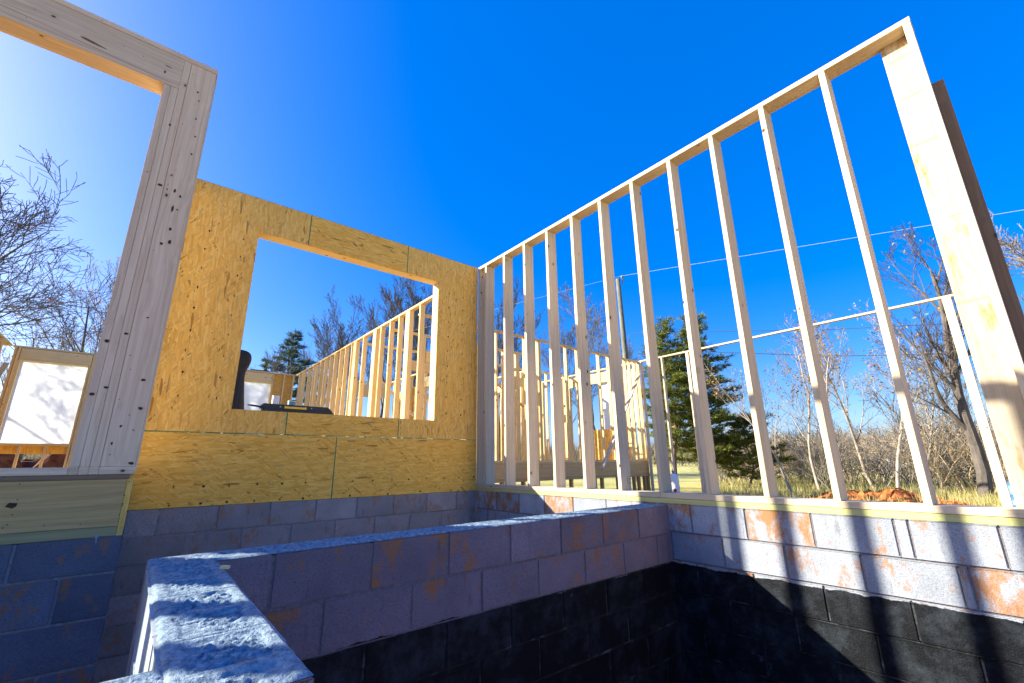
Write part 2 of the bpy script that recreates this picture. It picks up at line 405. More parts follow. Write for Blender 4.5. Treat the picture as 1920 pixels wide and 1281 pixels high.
# ------------------------------------------------------------------ strand board wall
YO = 4.77; WX0, WX1, WZ0, WZ1 = .586, 2.70, .513, 2.33
ow = thing('window_wall', 'yellow strand board wall with a large square window opening and green sheet edges', 'wall', (1.66, YO, ZB))
def sheet(outline, m, marks):
    """outline in (x, z); 12 mm thick, edges painted green, printed nail marks on the face"""
    n = len(outline); vs = []; fs = []; mi = []
    cx = sum(p[0] for p in outline) / n; cz = sum(p[1] for p in outline) / n
    e = .0042
    def inset(i):
        p = Vector(outline[i]); a = Vector(outline[i - 1]); b = Vector(outline[(i + 1) % n])
        d1 = (p - a).normalized(); d2 = (b - p).normalized()
        n1 = Vector((-d1.y, d1.x)); n2 = Vector((-d2.y, d2.x))
        return p + (n1 + n2) * e
    area = sum(outline[i - 1][0] * outline[i][1] - outline[i][0] * outline[i - 1][1] for i in range(n))
    if area < 0: outline = outline[::-1]
    ins = [inset(i) for i in range(n)]
    for p in ins: vs.append((p.x, YO, p.y))
    for p in outline: vs.append((p[0], YO + .0025, p[1]))
    for p in outline: vs.append((p[0], YO + .012, p[1]))
    fs.append(tuple(range(n))); mi.append(0)
    for i in range(n):
        j = (i + 1) % n
        win = abs(outline[i][0] - outline[j][0]) < .001 and WX0 - .01 < outline[i][0] < WX1 + .01 and outline[i][0] in (WX0, WX1) or abs(outline[i][1] - outline[j][1]) < .001 and outline[i][1] in (WZ0, WZ1)
        k = 0 if win else 1
        fs.append((n + i, n + j, j, i)); mi.append(k)
        fs.append((2 * n + i, 2 * n + j, n + j, n + i)); mi.append(k)
    fs.append(tuple(range(3 * n - 1, 2 * n - 1, -1))); mi.append(0)
    for (x, z, ver) in marks:
        s = .0135
        for (a, b, c, d) in (((-.3, -1, .3, 1) if ver else (-1, -.3, 1, .3)), ((-1, -.25, 1, .15) if ver else (-.25, -.9, .15, .9))):
            q = .75 if (a, c) != (-.3, .3) and ver else .9
            b0 = len(vs)
            x0, zz0, x1, zz1 = x + a * s * q * random.uniform(.6, 1), z + b * s * q, x + c * s * q * random.uniform(.6, 1), z + d * s * q
            if random.random() < .5: zz1 += .008
            vs += [(x0, YO - .0006, zz0), (x1, YO - .0006, zz0), (x1, YO - .0006, zz1), (x0, YO - .0006, zz1)]
            fs.append((b0, b0 + 1, b0 + 2, b0 + 3)); mi.append(2)
    vs = [(v[0] - ow.location.x, v[1] - ow.location.y, v[2] - ow.location.z) for v in vs]
    return mesh_from('board_panel', vs, fs, [m, GREEN, INK], ow, False, (0, 0, 0), mi)
G1 = .294; gp = .0012
def vm(xs, za, zb, st=.2): return [(x + random.uniform(-.006, .006), z + random.uniform(-.01, .01), True) for x in xs for z in [za + st * i for i in range(int((zb - za) / st) + 1)]]
def hm(z, xa, xb, st=.2): return [(xa + st * i + random.uniform(-.012, .012), z + random.uniform(-.006, .006), False) for i in range(int((xb - xa) / st) + 1)]
sheet([(-.012, ZB), (1.56 - gp, ZB), (1.56 - gp, G1 - gp), (-.012, G1 - gp)], OSB_H, hm(-.16, .25, 1.5, .21) + hm(ZB + .02, .25, 1.5, .21))
sheet([(1.56 + gp, ZB), (3.326, ZB), (3.326, G1 - gp), (1.56 + gp, G1 - gp)], OSB_H, hm(-.16, 1.75, 3.3, .22) + hm(ZB + .02, 1.75, 3.3, .4))
sheet([(-.012, G1 + gp), (1.062 - gp, G1 + gp), (1.062 - gp, WZ0), (WX0, WZ0), (WX0, WZ1), (1.062 - gp, WZ1), (1.062 - gp, ZT), (-.012, ZT)], OSB_V, vm((.17, .46), .6, 2.3))
sheet([(1.062 + gp, G1 + gp), (2.24 - gp, G1 + gp), (2.24 - gp, WZ0), (1.062 + gp, WZ0)], OSB_H, [])
sheet([(1.062 + gp, WZ1), (2.24 - gp, WZ1), (2.24 - gp, ZT), (1.062 + gp, ZT)], OSB_H, [(1.65, 2.52, True)])
sheet([(2.24 + gp, G1 + gp), (3.326, G1 + gp), (3.326, ZT), (2.24 + gp, ZT), (2.24 + gp, WZ1), (WX1, WZ1), (WX1, WZ0), (2.24 + gp, WZ0)], OSB_V, vm((2.86, 3.08), .6, 2.3))
ya, yb = YO + .013, YO + .013 + .14
board(ow, 'rim_board', 0.01, 3.325, ya, ya + .038, -.285, -.055, W_RIM)
board(ow, 'sill_plate', 0.01, 3.325, ya, yb, ZB + .001, -.287, W_TREATED)
board(ow, 'bottom_plate', 0.01, 3.325, ya, yb, -.030, .008, W_FRESH)
board(ow, 'top_plate', 0.01, 3.325, ya, yb, ZT - .038, ZT - .001, W_FRESH)
board(ow, 'header', WX0 - .036, WX1 + .036, ya, yb, WZ1 + .0005, ZT - .04, W_FAR, 'x')
board(ow, 'window_sill', WX0 - .036, WX1 + .036, ya, yb, WZ0 - .038, WZ0 - .0005, W_FRESH)
for x in (WX0 - .0385, WX1 + .0005): board(ow, 'jack_stud', x, x + .038, ya, yb, .009, ZT - .04, W_FRESH)
for x in (.02, .30, 2.80, 3.18): board(ow, 'stud', x, x + .038, ya, yb, .009, ZT - .04, W_FRESH)
for x in (1.05, 1.45, 1.85, 2.24): board(ow, 'cripple_stud', x, x + .038, ya, yb, .009, WZ0 - .04, W_FRESH)

# ------------------------------------------------------------------ left framing with header and post
YL = 3.19; lt = 2.682
lf = thing('window_frame_wall', 'large shaded pine frame at upper left, thick header resting on a post of four boards', 'wall', (-.5, YL, -.335))
XE = -1.33
board(lf, 'header', -4.2, -.1885, YL, YL + .14, 2.405, lt - .039, W_POST)
board(lf, 'top_plate', -4.2, -.004, YL - .002, YL + .14, lt - .038, lt, W_POST)
for x0, zt in ((-.2645, 2.404), (-.2265, 2.404), (-.1882, lt - .039)):
    q = random.uniform(-.0012, .0012)
    board(lf, 'jack_stud' if zt < 2.5 else 'king_stud', x0, x0 + .0372, YL + q, YL + .14, .008, zt, W_POST)
fp = board(lf, 'flat_stud', -.1495, -.0105, YL + .0005, YL + .038, .008, lt - .039, W_POST)
board(lf, 'corner_stud', -.0495, -.0115, YL + .040, YL + .14, .008, lt - .039, W_POST)
for xa, xb in ((-4.2, -.2655), (-.2650, -.2272), (-.2268, -.1888), (-.1884, -.1506), (-.1500, -.003)):
    board(lf, 'bottom_plate', xa, xb, YL - .003, YL + .14, -.0305, .007, W_POST, 'x')
board(lf, 'subfloor_edge', -4.2, -.022, YL - .001, YL + .14, -.055, -.0315, W_GREY)
board(lf, 'rim_board', -4.2, -.030, YL + .001, YL + .040, -.288, -.0555, W_RIM)
board(lf, 'treated_sill', -4.2, -.030, YL - .002, YL + .14, -.3345, -.289, W_TREATED_SHADE)
for x in (-1.37, -1.41, -1.82, -2.22, -2.63, -3.03): board(lf, 'jack_stud', x, x + .038, YL, YL + .14, .008, 2.404, W_POST)  # unseen studs added to cast the bars on the short leg
# strand board edge showing along the post and rim
board(lf, 'sheathing_edge', -.0095, -.0005, YL + .002, YL + .14, .0, 2.60, W_FRESH)
board(lf, 'sheathing_edge', -.0295, -.004, YL + .004, YL + .20, -.34, -.032, OSB_V)
# knots, resin spots and nails seen on the post, header and rim
def spots(parent, lst, y, m, name):
    vs = []; fs = []
    for (px, py, rx, rz) in lst:
        p = at(px, py, 1, y); b0 = len(vs); n = 9
        for i in range(n):
            a = 2 * PI * i / n; k = random.uniform(.75, 1.15)
            vs.append((p.x + 1.1 * rx * k * math.cos(a) - parent.location.x, y - parent.location.y, p.z + 1.15 * rz * k * math.sin(a) - parent.location.z))
        fs.append(tuple(range(b0, b0 + n)))
    return mesh_from(name, vs, fs, m, parent)
z1 = .3747
knots = [(990, 462, .006, .007), (995, 506, .004, .005), (981, 595, .004, .008), (977, 684, .005, .006), (959, 772, .005, .006), (875, 955, .006, .013), (902, 984, .005, .010), (863, 1044, .006, .020), (887, 1050, .004, .005), (852, 1147, .007, .010), (808, 1219, .008, .009), (848, 1212, .007, .014), (800, 925, .011, .008), (850, 625, .006, .008)]
spots(lf, [(a * z1, b * z1, c, d) for a, b, c, d in knots], YL - .0009, KNOT, 'knot')
knots = [(739, 42, .007, .004), (718, 354, .010, .007), (702, 496, .010, .008), (656, 770, .012, .007), (605, 585, .005, .006), (559, 672, .004, .008), (668, 605, .005, .003), (531, 391, .010, .006), (535, 158, .009, .009), (632, 122, .010, .006), (460, 424, .010, .008)]
spots(lf, [(a * z1, 580 + b * z1, c, d) for a, b, c, d in knots], YL - .0018, KNOT, 'knot')
spots(lf, [(737 * z1, 860 * z1, .005, .004), (859 * z1, 877 * z1, .007, .008), (837 * z1, 947 * z1, .005, .005), (836 * z1, 971 * z1, .005, .003), (692 * z1, 1040 * z1, .003, .004)], YL - .0013, RESIN, 'resin_spot')
nl = [(912, 622), (895, 778), (880, 851), (841, 924), (836, 945), (770, 1253), (970, 637), (976, 523), (968, 372), (510, 103), (1020, 335), (173, 48), (131, 89), (718, 282), (618, 232)]
spots(lf, [(a * z1, b * z1, .0022, .0022) for a, b in nl], YL - .0024, NAIL, 'nail_hole')
nl = [(650, 231), (596, 450), (647, 530), (549, 728), (652, 300), (98, 876), (647, 862), (622, 930), (615, 973), (596, 1028), (86, 953), (61, 1028), (220, 1082), (402, 1077), (12, 1095), (36, 1078)]
spots(lf, [(a * z1, 580 + b * z1, .0028, .0026) for a, b in nl], YL - .0034, NAIL, 'nail_hole')
spots(lf, [(58 * z1, 580 + 982 * z1, .018, .012)], YL - .0005, KNOT, 'knot')
mesh_from('chalk_line', [Vector((p.x, YL - .0007, p.z + d)) - lf.location for p, d in ((at(0, 8, 1, YL), 0), (at(322, 157, 1, YL), 0), (at(322, 157, 1, YL), .0022), (at(0, 8, 1, YL), .0022))], [(0, 1, 2, 3)], CHALK, lf)
# dark streak knots on the header
def streak(px, py, L_, w, sl):
    p = at(px, py, 1, YL - .0008); vs = []
    n = 12
    for i in range(n):
        a = 2 * PI * i / n; u = math.cos(a) * L_; v = math.sin(a) * w * (1 - .4 * math.cos(a))
        vs.append(Vector((p.x + u, YL - .0008, p.z + v + u * sl)) - lf.location)
    return mesh_from('knot', vs, [tuple(range(n))], flat('streak_brown', (.22, .12, .07), .8, .2, .4, 80), lf)
streak(470 * z1, 215 * z1, .062, .008, -.12); streak(845 * z1, 335 * z1, .02, .004, -.1); streak(826 * z1, 360 * z1, .006, .012, 0)

# ------------------------------------------------------------------ return wall (runs back from the post)
rt = thing('stud_wall', 'short open stud wall seen edge on behind the left post, casting the striped shadows', 'stud wall', (-.06, 4.0, -.03))
board(rt, 'top_plate', -.14, -.012, YL + .142, 4.765, 2.672, 2.708, W_FRESH)
board(rt, 'bottom_plate', -.14, -.012, YL + .142, 4.765, -.03, .008, W_FRESH)
for y in (3.565, 3.975, 4.385, 4.725): board(rt, 'stud', -.094, -.014, y, y + .038, .009, 2.671, W_FRESH)
board(rt, 'rim_board', -.052, -.014, YL + .21, 4.765, -.288, -.056, W_RIM)

# ------------------------------------------------------------------ floors of the house
def slab(name, x0, x1, y0, y1, z0, z1, m, **kw):
    o = board(None, name, x0, x1, y0, y1, z0, z1, m, 'y'); tag(o, **kw); return o
M_DECK = flat('subfloor_board', (.52, .36, .17), .7, .3, .35, 6)
slab('house_floor', -7, 3.32, 4.93, 14.6, -.06, -.032, M_DECK, kind='structure')
slab('house_floor', -7, -.145, 3.34, 4.928, -.06, -.032, M_DECK, kind='structure')
slab('wing_floor', 3.49, 10.4, 7.05, 14.6, -.06, -.002, M_DECK, kind='structure')

# ------------------------------------------------------------------ framed walls of the house
def framed(label, axis, c, a, b, z0, zt, studs, th=.089, side=1, m=W_FRESH, headers=(), skip=(), cat='stud wall', double=False, sillw=(), zl=None):
    """open framed wall along `axis`; c = face coordinate, th = depth"""
    t = thing('stud_wall', label, cat, ((c, (a + b) / 2, z0) if axis == 'y' else ((a + b) / 2, c, z0)))
    def bd(name, u0, u1, za, zb, ax=None, d0=0, d1=0):
        if axis == 'y': return board(t, name, c + d0, c + th + d1, u0, u1, za, zb, m, ax)
        return board(t, name, u0, u1, c + d0, c + th + d1, za, zb, m, ax)
    bd('top_plate', a, b, zt - .038, zt)
    bd('bottom_plate', a, b, z0, z0 + .038)
    for s in studs:
        if isinstance(s, (tuple, list)): u, w = s
        else: u, w = s, .038
        n = max(1, round(w / .038))
        for k in range(n):
            bd('stud', u + k * .0385, u + k * .0385 + .038, z0 + .0385, zt - .0385, 'z')
    for (u0, u1, za, zb) in headers:
        bd('header', u0, u1, za, zb, 'y' if axis == 'y' else 'x', .001, -.001)
    return t
# long side wall seen through the window opening
ys = [5.1, 5.6, (6.49, .04), (6.9, .15), 7.31, 7.70, 8.13, (8.38, .15), 9.05, (9.48, .15), 9.74, 10.15, 10.5, 10.89, 11.25, 11.65, 12.01, 12.43, 12.67, 13.17, 13.7, 14.1]
framed('long receding stud wall seen through the window opening, its top plate climbing to the right', 'y', 3.335, 4.97, 14.5, -.03, ZT, ys, .089, m=W_FAR)
# far wall with wrapped windows
fwY = 14.5
fstuds = [-2.56, -2.50, (-1.25, .075), -.6, .0, .7, 1.15, (2.70, .04), 3.0, 3.25]
fw = framed('far low wall of the house with white wrapped windows, seen through both openings', 'x', fwY, -2.6, 3.33, -.03, ZT, fstuds, .14, m=W_FAR,
            headers=((-2.45, -1.26, 2.42, 2.66), (1.2, 2.69, 2.42, 2.66)), cat='wall')
WRAP, ntw, bw = mat('white_house_wrap'); bw.inputs['Base Color'].default_value = (.88, .90, .92, 1); bw.inputs['Roughness'].default_value = .45
bw.inputs['Transmission Weight'].default_value = 0
cw = objcoord(ntw, False); bump(ntw, bw, noi(ntw, mapping(ntw, cw, (3.2, 1, 9), (0, .62, 0)), 1.6, 3, .5), .5, .02)
trw = ntw.nodes.new('ShaderNodeBsdfTranslucent'); trw.inputs[0].default_value = (.85, .9, .93, 1)
mxs = ntw.nodes.new('ShaderNodeMixShader'); mxs.inputs[0].default_value = .6
L(ntw, bw.outputs[0], mxs.inputs[1]); L(ntw, trw.outputs[0], mxs.inputs[2]); L(ntw, mxs.outputs[0], ntw.nodes['Material Output'].inputs['Surface'])
def wrap(parent, x0, x1, y, z0, z1, name='window_wrap', axis='x'):
    nx, nz = 40, 40; vs = []; fs = []
    for j in range(nz + 1):
        for i in range(nx + 1):
            u = i / nx; v = j / nz; x = x0 + (x1 - x0) * u; z = z0 + (z1 - z0) * v
            d = .008 * noise.noise(Vector(((u + v * .8) * 1.5, (v - u) * 9, 1))) * min(1, 6 * min(u, 1 - u, v, 1 - v))
            p = Vector((x, y + d, z)) if axis == 'x' else Vector((y + d, x, z))
            vs.append(p - parent.location)
    for j in range(nz):
        for i in range(nx):
            a = j * (nx + 1) + i; fs.append((a, a + 1, a + nx + 2, a + nx + 1))
    return mesh_from(name, vs, fs, WRAP, parent, True)
wrap(fw, -2.42, -1.26, fwY + .1, .56, 2.40); wrap(fw, 1.24, 2.68, fwY + .1, .58, 2.38)
for x0, x1 in ((-2.45, -1.26), (1.2, 2.69)):
    board(fw, 'window_sill', x0, x1, fwY - .002, fwY + .14, .50, .555, W_FAR)
    board(fw, 'window_head', x0, x1, fwY - .001, fwY + .14, 2.385, 2.42, W_FAR)
for x in (-2.09, -1.69): board(fw, 'cripple_stud', x, x + .038, fwY, fwY + .14, .009, .499, W_FAR)
board(fw, 'jack_stud', -1.30, -1.262, fwY, fwY + .14, .009, 2.384, W_FAR)
board(fw, 'jack_stud', -2.46, -2.422, fwY, fwY + .14, .009, 2.384, W_FAR)
board(fw, 'sheathing', -2.6, -1.2, fwY + .142, fwY + .155, .33, .56, OSB_H)
board(fw, 'sheathing', -1.2, 1.2, fwY + .142, fwY + .155, -.3, 2.70, OSB_V, 'x')
board(fw, 'sheathing', 2.69, 3.33, fwY + .142, fwY + .155, -.3, 2.70, OSB_V, 'x')
pw = thing('blocker', 'strand board partition added unseen left of the big pine opening, keeping sun off the inner wall top', 'blocker', (-1.95, 4.5, -.03))  # added out of view; height and gap shaped to shade the inner wall top
board(pw, 'board_panel', -1.96, -1.948, 3.77, 4.22, -.03, 2.05, OSB_V, 'z'); board(pw, 'board_panel', -1.96, -1.948, 4.40, 5.38, -.03, 2.05, OSB_V, 'z')
for y in (3.8, 4.18, 4.42, 4.9, 5.34): board(pw, 'stud', -2.05, -1.961, y, y + .038, -.03, 2.05, W_FAR)
# left inner wall coming toward the camera
lwall = framed('sunlit pine stud wall at far left edge, running toward the camera from the far window', 'y', -2.74, 11.0, 14.48, -.03, ZT, [(13.6, .075), 12.9, 12.5, 12.1, 11.7, 11.3, 11.02], .14, m=W_FAR)
board(lwall, 'sheathing', -2.756, -2.742, 11.0, 14.48, -.03, 2.70, OSB_V, 'y')
stick(lwall, 'brace', (-2.58, 14.3, 2.25), (-2.58, 12.2, .3), .089, .038, W_FAR)

# wing behind the right stud wall
wg = framed('upper floor stud wall of the rear wing, behind the tall open studs, standing on a rim board', 'x', 7.0, 3.6, 10.42, .012, ZT,
            [4.2, 4.8, 5.36, 5.75, 6.15, (6.55, .075), 7.0, 7.45, (7.85, .04), 8.25, 8.65, (9.05, .075), 9.4, 9.75, 9.95, 10.18, 10.36], .089, m=W_FAR)
board(wg, 'rim_board', 3.6, 10.42, 7.0, 7.04, -.30, .010, W_RIM)
board(wg, 'bearing_plate', 3.6, 10.42, 6.99, 7.09, -.36, -.302, W_RIM)
for x in (4.3, 4.9, 5.5, 6.05, 6.45, 7.15, 7.45, 8.25, 8.5, 9.1, 9.5, 9.75, 9.95, 10.2, 10.36): board(wg, 'pony_stud', x, x + .05, 7.0, 7.089, -.93, -.361, W_RIM)
br = stick(None, 'brace', (10.22, 6.93, 2.28), (8.30, 6.84, -.16), .089, .038, W_FRESH)
tag(br, 'long diagonal pine brace leaning across the rear wing studs', 'brace')
rw2 = framed('far right open wall of the wing with few studs and a long thin top plate rising to the right', 'y', 10.34, .60, 6.98, -.78, ZT,
             [(.655, .115), (5.50, .075), (6.25, .038), (6.55, .075), 6.90], .089, m=W_FRESH)
board(rw2, 'foundation_curb', 10.30, 10.46, .3, 6.98, -1.0, -.782, flat('curb_concrete', (.34, .34, .34), .9, .2, .2, 12))
# inner walls of the wing
a1 = framed('second row of sunlit studs deep inside the rear wing with a window header', 'x', 9.6, 3.6, 10.3, .0, ZT,
            [3.8, 4.2, (4.6, .075), 5.4, 5.9, (6.3, .11), 6.75, 7.2, 7.6, 8.0, 8.45, (8.9, .075), 9.3, 9.7, 10.1], .089, m=W_FAR, headers=((4.7, 6.3, 2.2, 2.45), (7.6, 8.9, 2.15, 2.4)))
a2 = framed('cross wall of yellow studs inside the rear wing with openings near the side wall', 'y', 6.2, 8.3, 14.28, .0, ZT,
            [(8.4, .075), 9.0, 9.4, 9.9, (10.3, .11), 11.2, 11.6, 12.0, 12.5, 13.1, 13.7], .089, m=W_FAR, headers=((8.5, 9.0, 2.2, 2.5), (9.9, 12.0, 2.2, 2.5)))
a3 = framed('stud wall inside the wing with diagonal bracing and white sheathing behind', 'y', 8.6, 9.8, 14.4, .0, ZT,
            [10.0, 10.4, 10.8, 11.2, (11.6, .075), 12.1, 12.6, 13.1, 13.6], .089, m=W_FAR, headers=((10.8, 12.1, 2.2, 2.4),))
a5 = framed('outer side wall of the rear wing with white wrapped window and strand board below it', 'y', 10.343, 7.1, 14.28, .0, ZT,
            [7.15, 7.6, (8.0, .075), (9.65, .075), 10.0, 10.4, 10.9, 11.4, 12.0, 12.6, 13.2, 13.8], .089, m=W_FAR, headers=((8.02, 9.65, 2.3, 2.6),))
board(a5, 'sheathing', 10.434, 10.446, 7.5, 9.3, .0, .93, OSB_V, 'y')
wrap(a5, 7.2, 8.55, 10.45, .93, 2.55, 'house_wrap', 'y')
a6 = framed('closely spaced stud row just behind the front wall of the rear wing', 'x', 8.2, 3.6, 7.7, .0, ZT,
            [3.8, (4.3, .075), 4.9, 5.3, (5.7, .075), 6.1, 6.5, (6.9, .11), 7.4], .089, m=W_FAR, headers=((4.4, 5.7, 2.1, 2.35),))
a4 = framed('rear outer wall of the wing behind all the other stud rows', 'x', 14.3, 3.5, 10.4, .0, ZT,
            [3.7, 4.1, 4.5, (5.1, .11), 6.2, 6.6, 7.0, (7.7, .075), 8.4, 8.9, 9.5, 10.0], .14, m=W_FAR, headers=((5.2, 6.2, 2.2, 2.6), (7.7, 8.4, 2.2, 2.5)))
for k, (p, q) in enumerate((((5.0, 9.4, 1.6), (6.2, 9.3, .3)), ((7.0, 9.5, 2.3), (8.4, 9.4, 1.4)), ((3.9, 9.5, 1.9), (5.0, 9.4, .9)))):
    stick(a1, 'brace', p, q, .089, .038, W_FRESH)
stick(a2, 'brace', (6.15, 8.5, 2.3), (6.15, 10.2, 1.0), .089, .038, W_FRESH)
board(a2, 'sheathing', 6.30, 6.312, 12.0, 13.7, .02, 2.3, OSB_V, 'y')
b2 = stick(None, 'brace', (3.30, 5.06, 1.35), (3.28, 5.62, .02), .089, .038, W_FRESH)
tag(b2, 'pale diagonal brace at the lower right corner of the window opening', 'brace')

# ------------------------------------------------------------------ things on the window sill
BLACK = flat('black_plastic', (.012, .012, .014), .38, .5); YEL = flat('yellow_latch', (.95, .55, .02), .4, .5)
tb = thing('tool_case', 'flat black plastic tool case with yellow latch lying on the window sill', 'tool case', (1.15, 4.86, WZ0))
def prism(name, prof, y0, y1, m, parent, bev=.004):
    bm = bmesh.new(); n = len(prof)
    vs = [bm.verts.new((p[0] - parent.location.x, y0 - parent.location.y, p[1] - parent.location.z)) for p in prof] + [bm.verts.new((p[0] - parent.location.x, y1 - parent.location.y, p[1] - parent.location.z)) for p in prof]
    bm.faces.new(vs[:n]); bm.faces.new(vs[n:][::-1])
    for i in range(n): bm.faces.new((vs[i], vs[i + n], vs[(i + 1) % n + n], vs[(i + 1) % n]))
    bmesh.ops.recalc_face_normals(bm, faces=bm.faces)
    bmesh.ops.bevel(bm, geom=bm.edges[:], offset=bev, segments=2, affect='EDGES')
    me = bpy.data.meshes.new(name); bm.to_mesh(me); bm.free(); return link(name, me, m, parent)
zs = WZ0 + .002
prism('case_body', [(.845, zs + .002), (1.52, zs + .002), (1.50, zs + .026), (.85, zs + .030)], 4.80, 4.92, BLACK, tb)
prism('case_lid', [(.832, zs + .031), (1.50, zs + .027), (1.45, zs + .072), (.845, zs + .074)], 4.795, 4.925, BLACK, tb)
prism('yellow_latch', [(1.03, zs + .034), (1.24, zs + .033), (1.235, zs + .060), (1.215, zs + .054), (1.055, zs + .055), (1.035, zs + .061)], 4.785, 4.794, YEL, tb, .002)
prism('case_handle', [(.72, zs + .050), (.84, zs + .034), (.84, zs + .052), (.76, zs + .060), (.72, zs + .058)], 4.84, 4.87, BLACK, tb, .003)
for x in (.99, 1.28): prism('rivet', [(x, zs + .042), (x + .012, zs + .042), (x + .012, zs + .054), (x, zs + .054)], 4.788, 4.794, flat('rivet', (.3, .3, .3), .4, .5, metal=1), tb, .001)
def lathe(name, prof, loc, m, parent, n=20):
    vs = []; fs = []
    for r, z in prof:
        for i in range(n): vs.append((r * math.cos(2 * PI * i / n), r * math.sin(2 * PI * i / n), z))
    for j in range(len(prof) - 1):
        for i in range(n): fs.append((j * n + i, j * n + (i + 1) % n, (j + 1) * n + (i + 1) % n, (j + 1) * n + i))
    fs.append(tuple(range(n))[::-1]); fs.append(tuple((len(prof) - 1) * n + i for i in range(n)))
    return mesh_from(name, vs, fs, m, parent, True, loc)
WHITE = flat('white_plastic', (.78, .78, .74), .35, .5); TEAL = flat('teal_label', (.07, .30, .33), .4, .5)
for lab, x, r, h, mm in (('white upright caulk tube standing behind the black tool case', .965, .034, .165, WHITE), ('shorter can with teal label standing right of the white tube', 1.115, .036, .125, TEAL)):
    c_ = thing('can', lab, 'can', (x, 4.895, WZ0))
    lathe('can_body', [(r * .96, .001), (r, .004), (r, h - .012), (r * .97, h - .008)], (0, 0, .001), mm, c_)
    lathe('can_rim', [(r * .97, h - .008), (r * 1.04, h - .006), (r * 1.04, h), (r * .9, h), (r * .88, h - .004)], (0, 0, .001), WHITE, c_)
# black bag leaning against the left jamb
def leaning_bag():
    t = thing('tool_bag', 'tall black canvas bag standing at the left side of the window opening', 'bag', (.60, 5.06, -.03))
    prof = [(.0, .19, .07), (.25, .175, .07), (.50, .145, .065), (.66, .118, .06), (.82, .098, .052), (.90, .092, .05), (.955, .098, .052), (1.01, .122, .06), (1.08, .132, .065), (1.13, .125, .06), (1.16, .095, .045), (1.168, .02, .02)]
    vs = []; fs = []; n = 18
    for k, (z, rx, ry) in enumerate(prof):
        cx = 0
        for i in range(n):
            a = 2 * PI * i / n; f = 1 + .10 * noise.noise(Vector((math.cos(a) * 2, math.sin(a) * 2, z * 8)))
            vs.append((cx + rx * f * math.cos(a), ry * f * math.sin(a), z + .002))
    for j in range(len(prof) - 1):
        for i in range(n): fs.append((j * n + i, j * n + (i + 1) % n, (j + 1) * n + (i + 1) % n, (j + 1) * n + i))
    fs.append(tuple(range(n))[::-1]); fs.append(tuple((len(prof) - 1) * n + i for i in range(n)))
    o = mesh_from('bag_body', vs, fs, flat('black_canvas', (.014, .012, .012), .6, .4, .4, 30), t, True)
    md = o.modifiers.new('s', 'SUBSURF'); md.levels = 1; md.render_levels = 2
    vs = []
    for k in range(9):
        z = .5 + .42 * k / 8
        for dx in (.0, .012): vs.append((.045 + dx, -.066 + .012 * (z - .5), z))
    mesh_from('bag_strap', vs, [(2 * k, 2 * k + 1, 2 * k + 3, 2 * k + 2) for k in range(8)], BLACK, t)
leaning_bag()

# ------------------------------------------------------------------ ground
GZ = -.95
def ground_mat():
    m, nt, b = mat('dry_grass_ground'); co = objcoord(nt, False)
    n1 = noi(nt, co, .35, 5, .6); n2 = noi(nt, co, 6, 4, .7)
    g = ramp(nt, n2, [(.3, (.34, .28, .08)), (.5, (.50, .43, .13)), (.75, (.60, .51, .20))])
    g = mix(nt, ramp(nt, n1, [(.42, G(0)), (.62, G(.6))]), g, (.30, .32, .08))
    sx = nt.nodes.new('ShaderNodeVectorMath'); sx.operation = 'DISTANCE'; L(nt, co, sx.inputs[0]); sx.inputs[1].default_value = (2, 5, -.95)
    d = mth(nt, 'ADD', sx.outputs['Value'], mth(nt, 'MULTIPLY', noi(nt, co, .5, 4), 4))
    k = nt.nodes.new('ShaderNodeMapRange'); L(nt, d, k.inputs[0]); k.inputs[1].default_value = 12; k.inputs[2].default_value = 14
    clay = ramp(nt, n2, [(.3, (.30, .11, .04)), (.7, (.50, .22, .09))])
    c = mix(nt, k.outputs[0], clay, g)
    L(nt, c, b.inputs['Base Color']); b.inputs['Roughness'].default_value = .95
    bump(nt, b, noi(nt, co, 14, 5, .7), .8, .06)
    return m
M_GR = ground_mat()
xs = [-2500, -600, -150, -60, -30, -16, -8, -5.2, 3.43, 7, 10, 14, 18, 24, 32, 45, 60, 90, 150, 400, 2500]
yy = [-2500, -600, -150, -60, -30, -15, -8, -4.5, 4.9, 14.7, 18, 24, 32, 45, 60, 90, 150, 400, 2500]
vs = []; fs = []
def gz(x, y):
    r = math.hypot(x - 2, y - 5)
    return GZ + (.12 * noise.noise(Vector((x * .06, y * .06, 0))) if r > 20 else 0) + (min(6, (r - 160) * .012) if r > 160 else 0)
for y in yy:
    for x in xs: vs.append((x, y, gz(x, y)))
nx = len(xs)
for j in range(len(yy) - 1):
    for i in range(nx - 1):
        if xs[i] >= -5.3 and xs[i + 1] <= 3.5 and yy[j] >= -4.6 and yy[j + 1] <= 14.8: continue
        a = j * nx + i; fs.append((a, a + 1, a + nx + 1, a + nx))
o = mesh_from('ground', vs, fs, M_GR); tag(o, kind='structure')
M_CLAY = flat('red_clay', (.42, .16, .055), .95, .15, .45, 9)
o = mesh_from('pit_floor', [(-5.3, -4.6, -2.48), (3.5, -4.6, -2.48), (3.5, 14.8, -2.48), (-5.3, 14.8, -2.48)], [(0, 1, 2, 3)], flat('pit_soil', (.10, .06, .035), .95, .1, .4, 8)); tag(o, kind='structure')
# earth sides of the excavation
o = mesh_from('earth_bank', [(-5.25, -4.55, -2.48), (3.4, -4.55, -2.48), (3.4, -4.55, -.95), (-5.25, -4.55, -.95), (-5.25, 14.7, -2.48), (-5.25, 14.7, -.95), (3.43, 14.7, -2.48), (3.43, 14.7, -.95)],
              [(0, 1, 2, 3), (4, 0, 3, 5), (6, 4, 5, 7)], M_CLAY); tag(o, kind='structure')

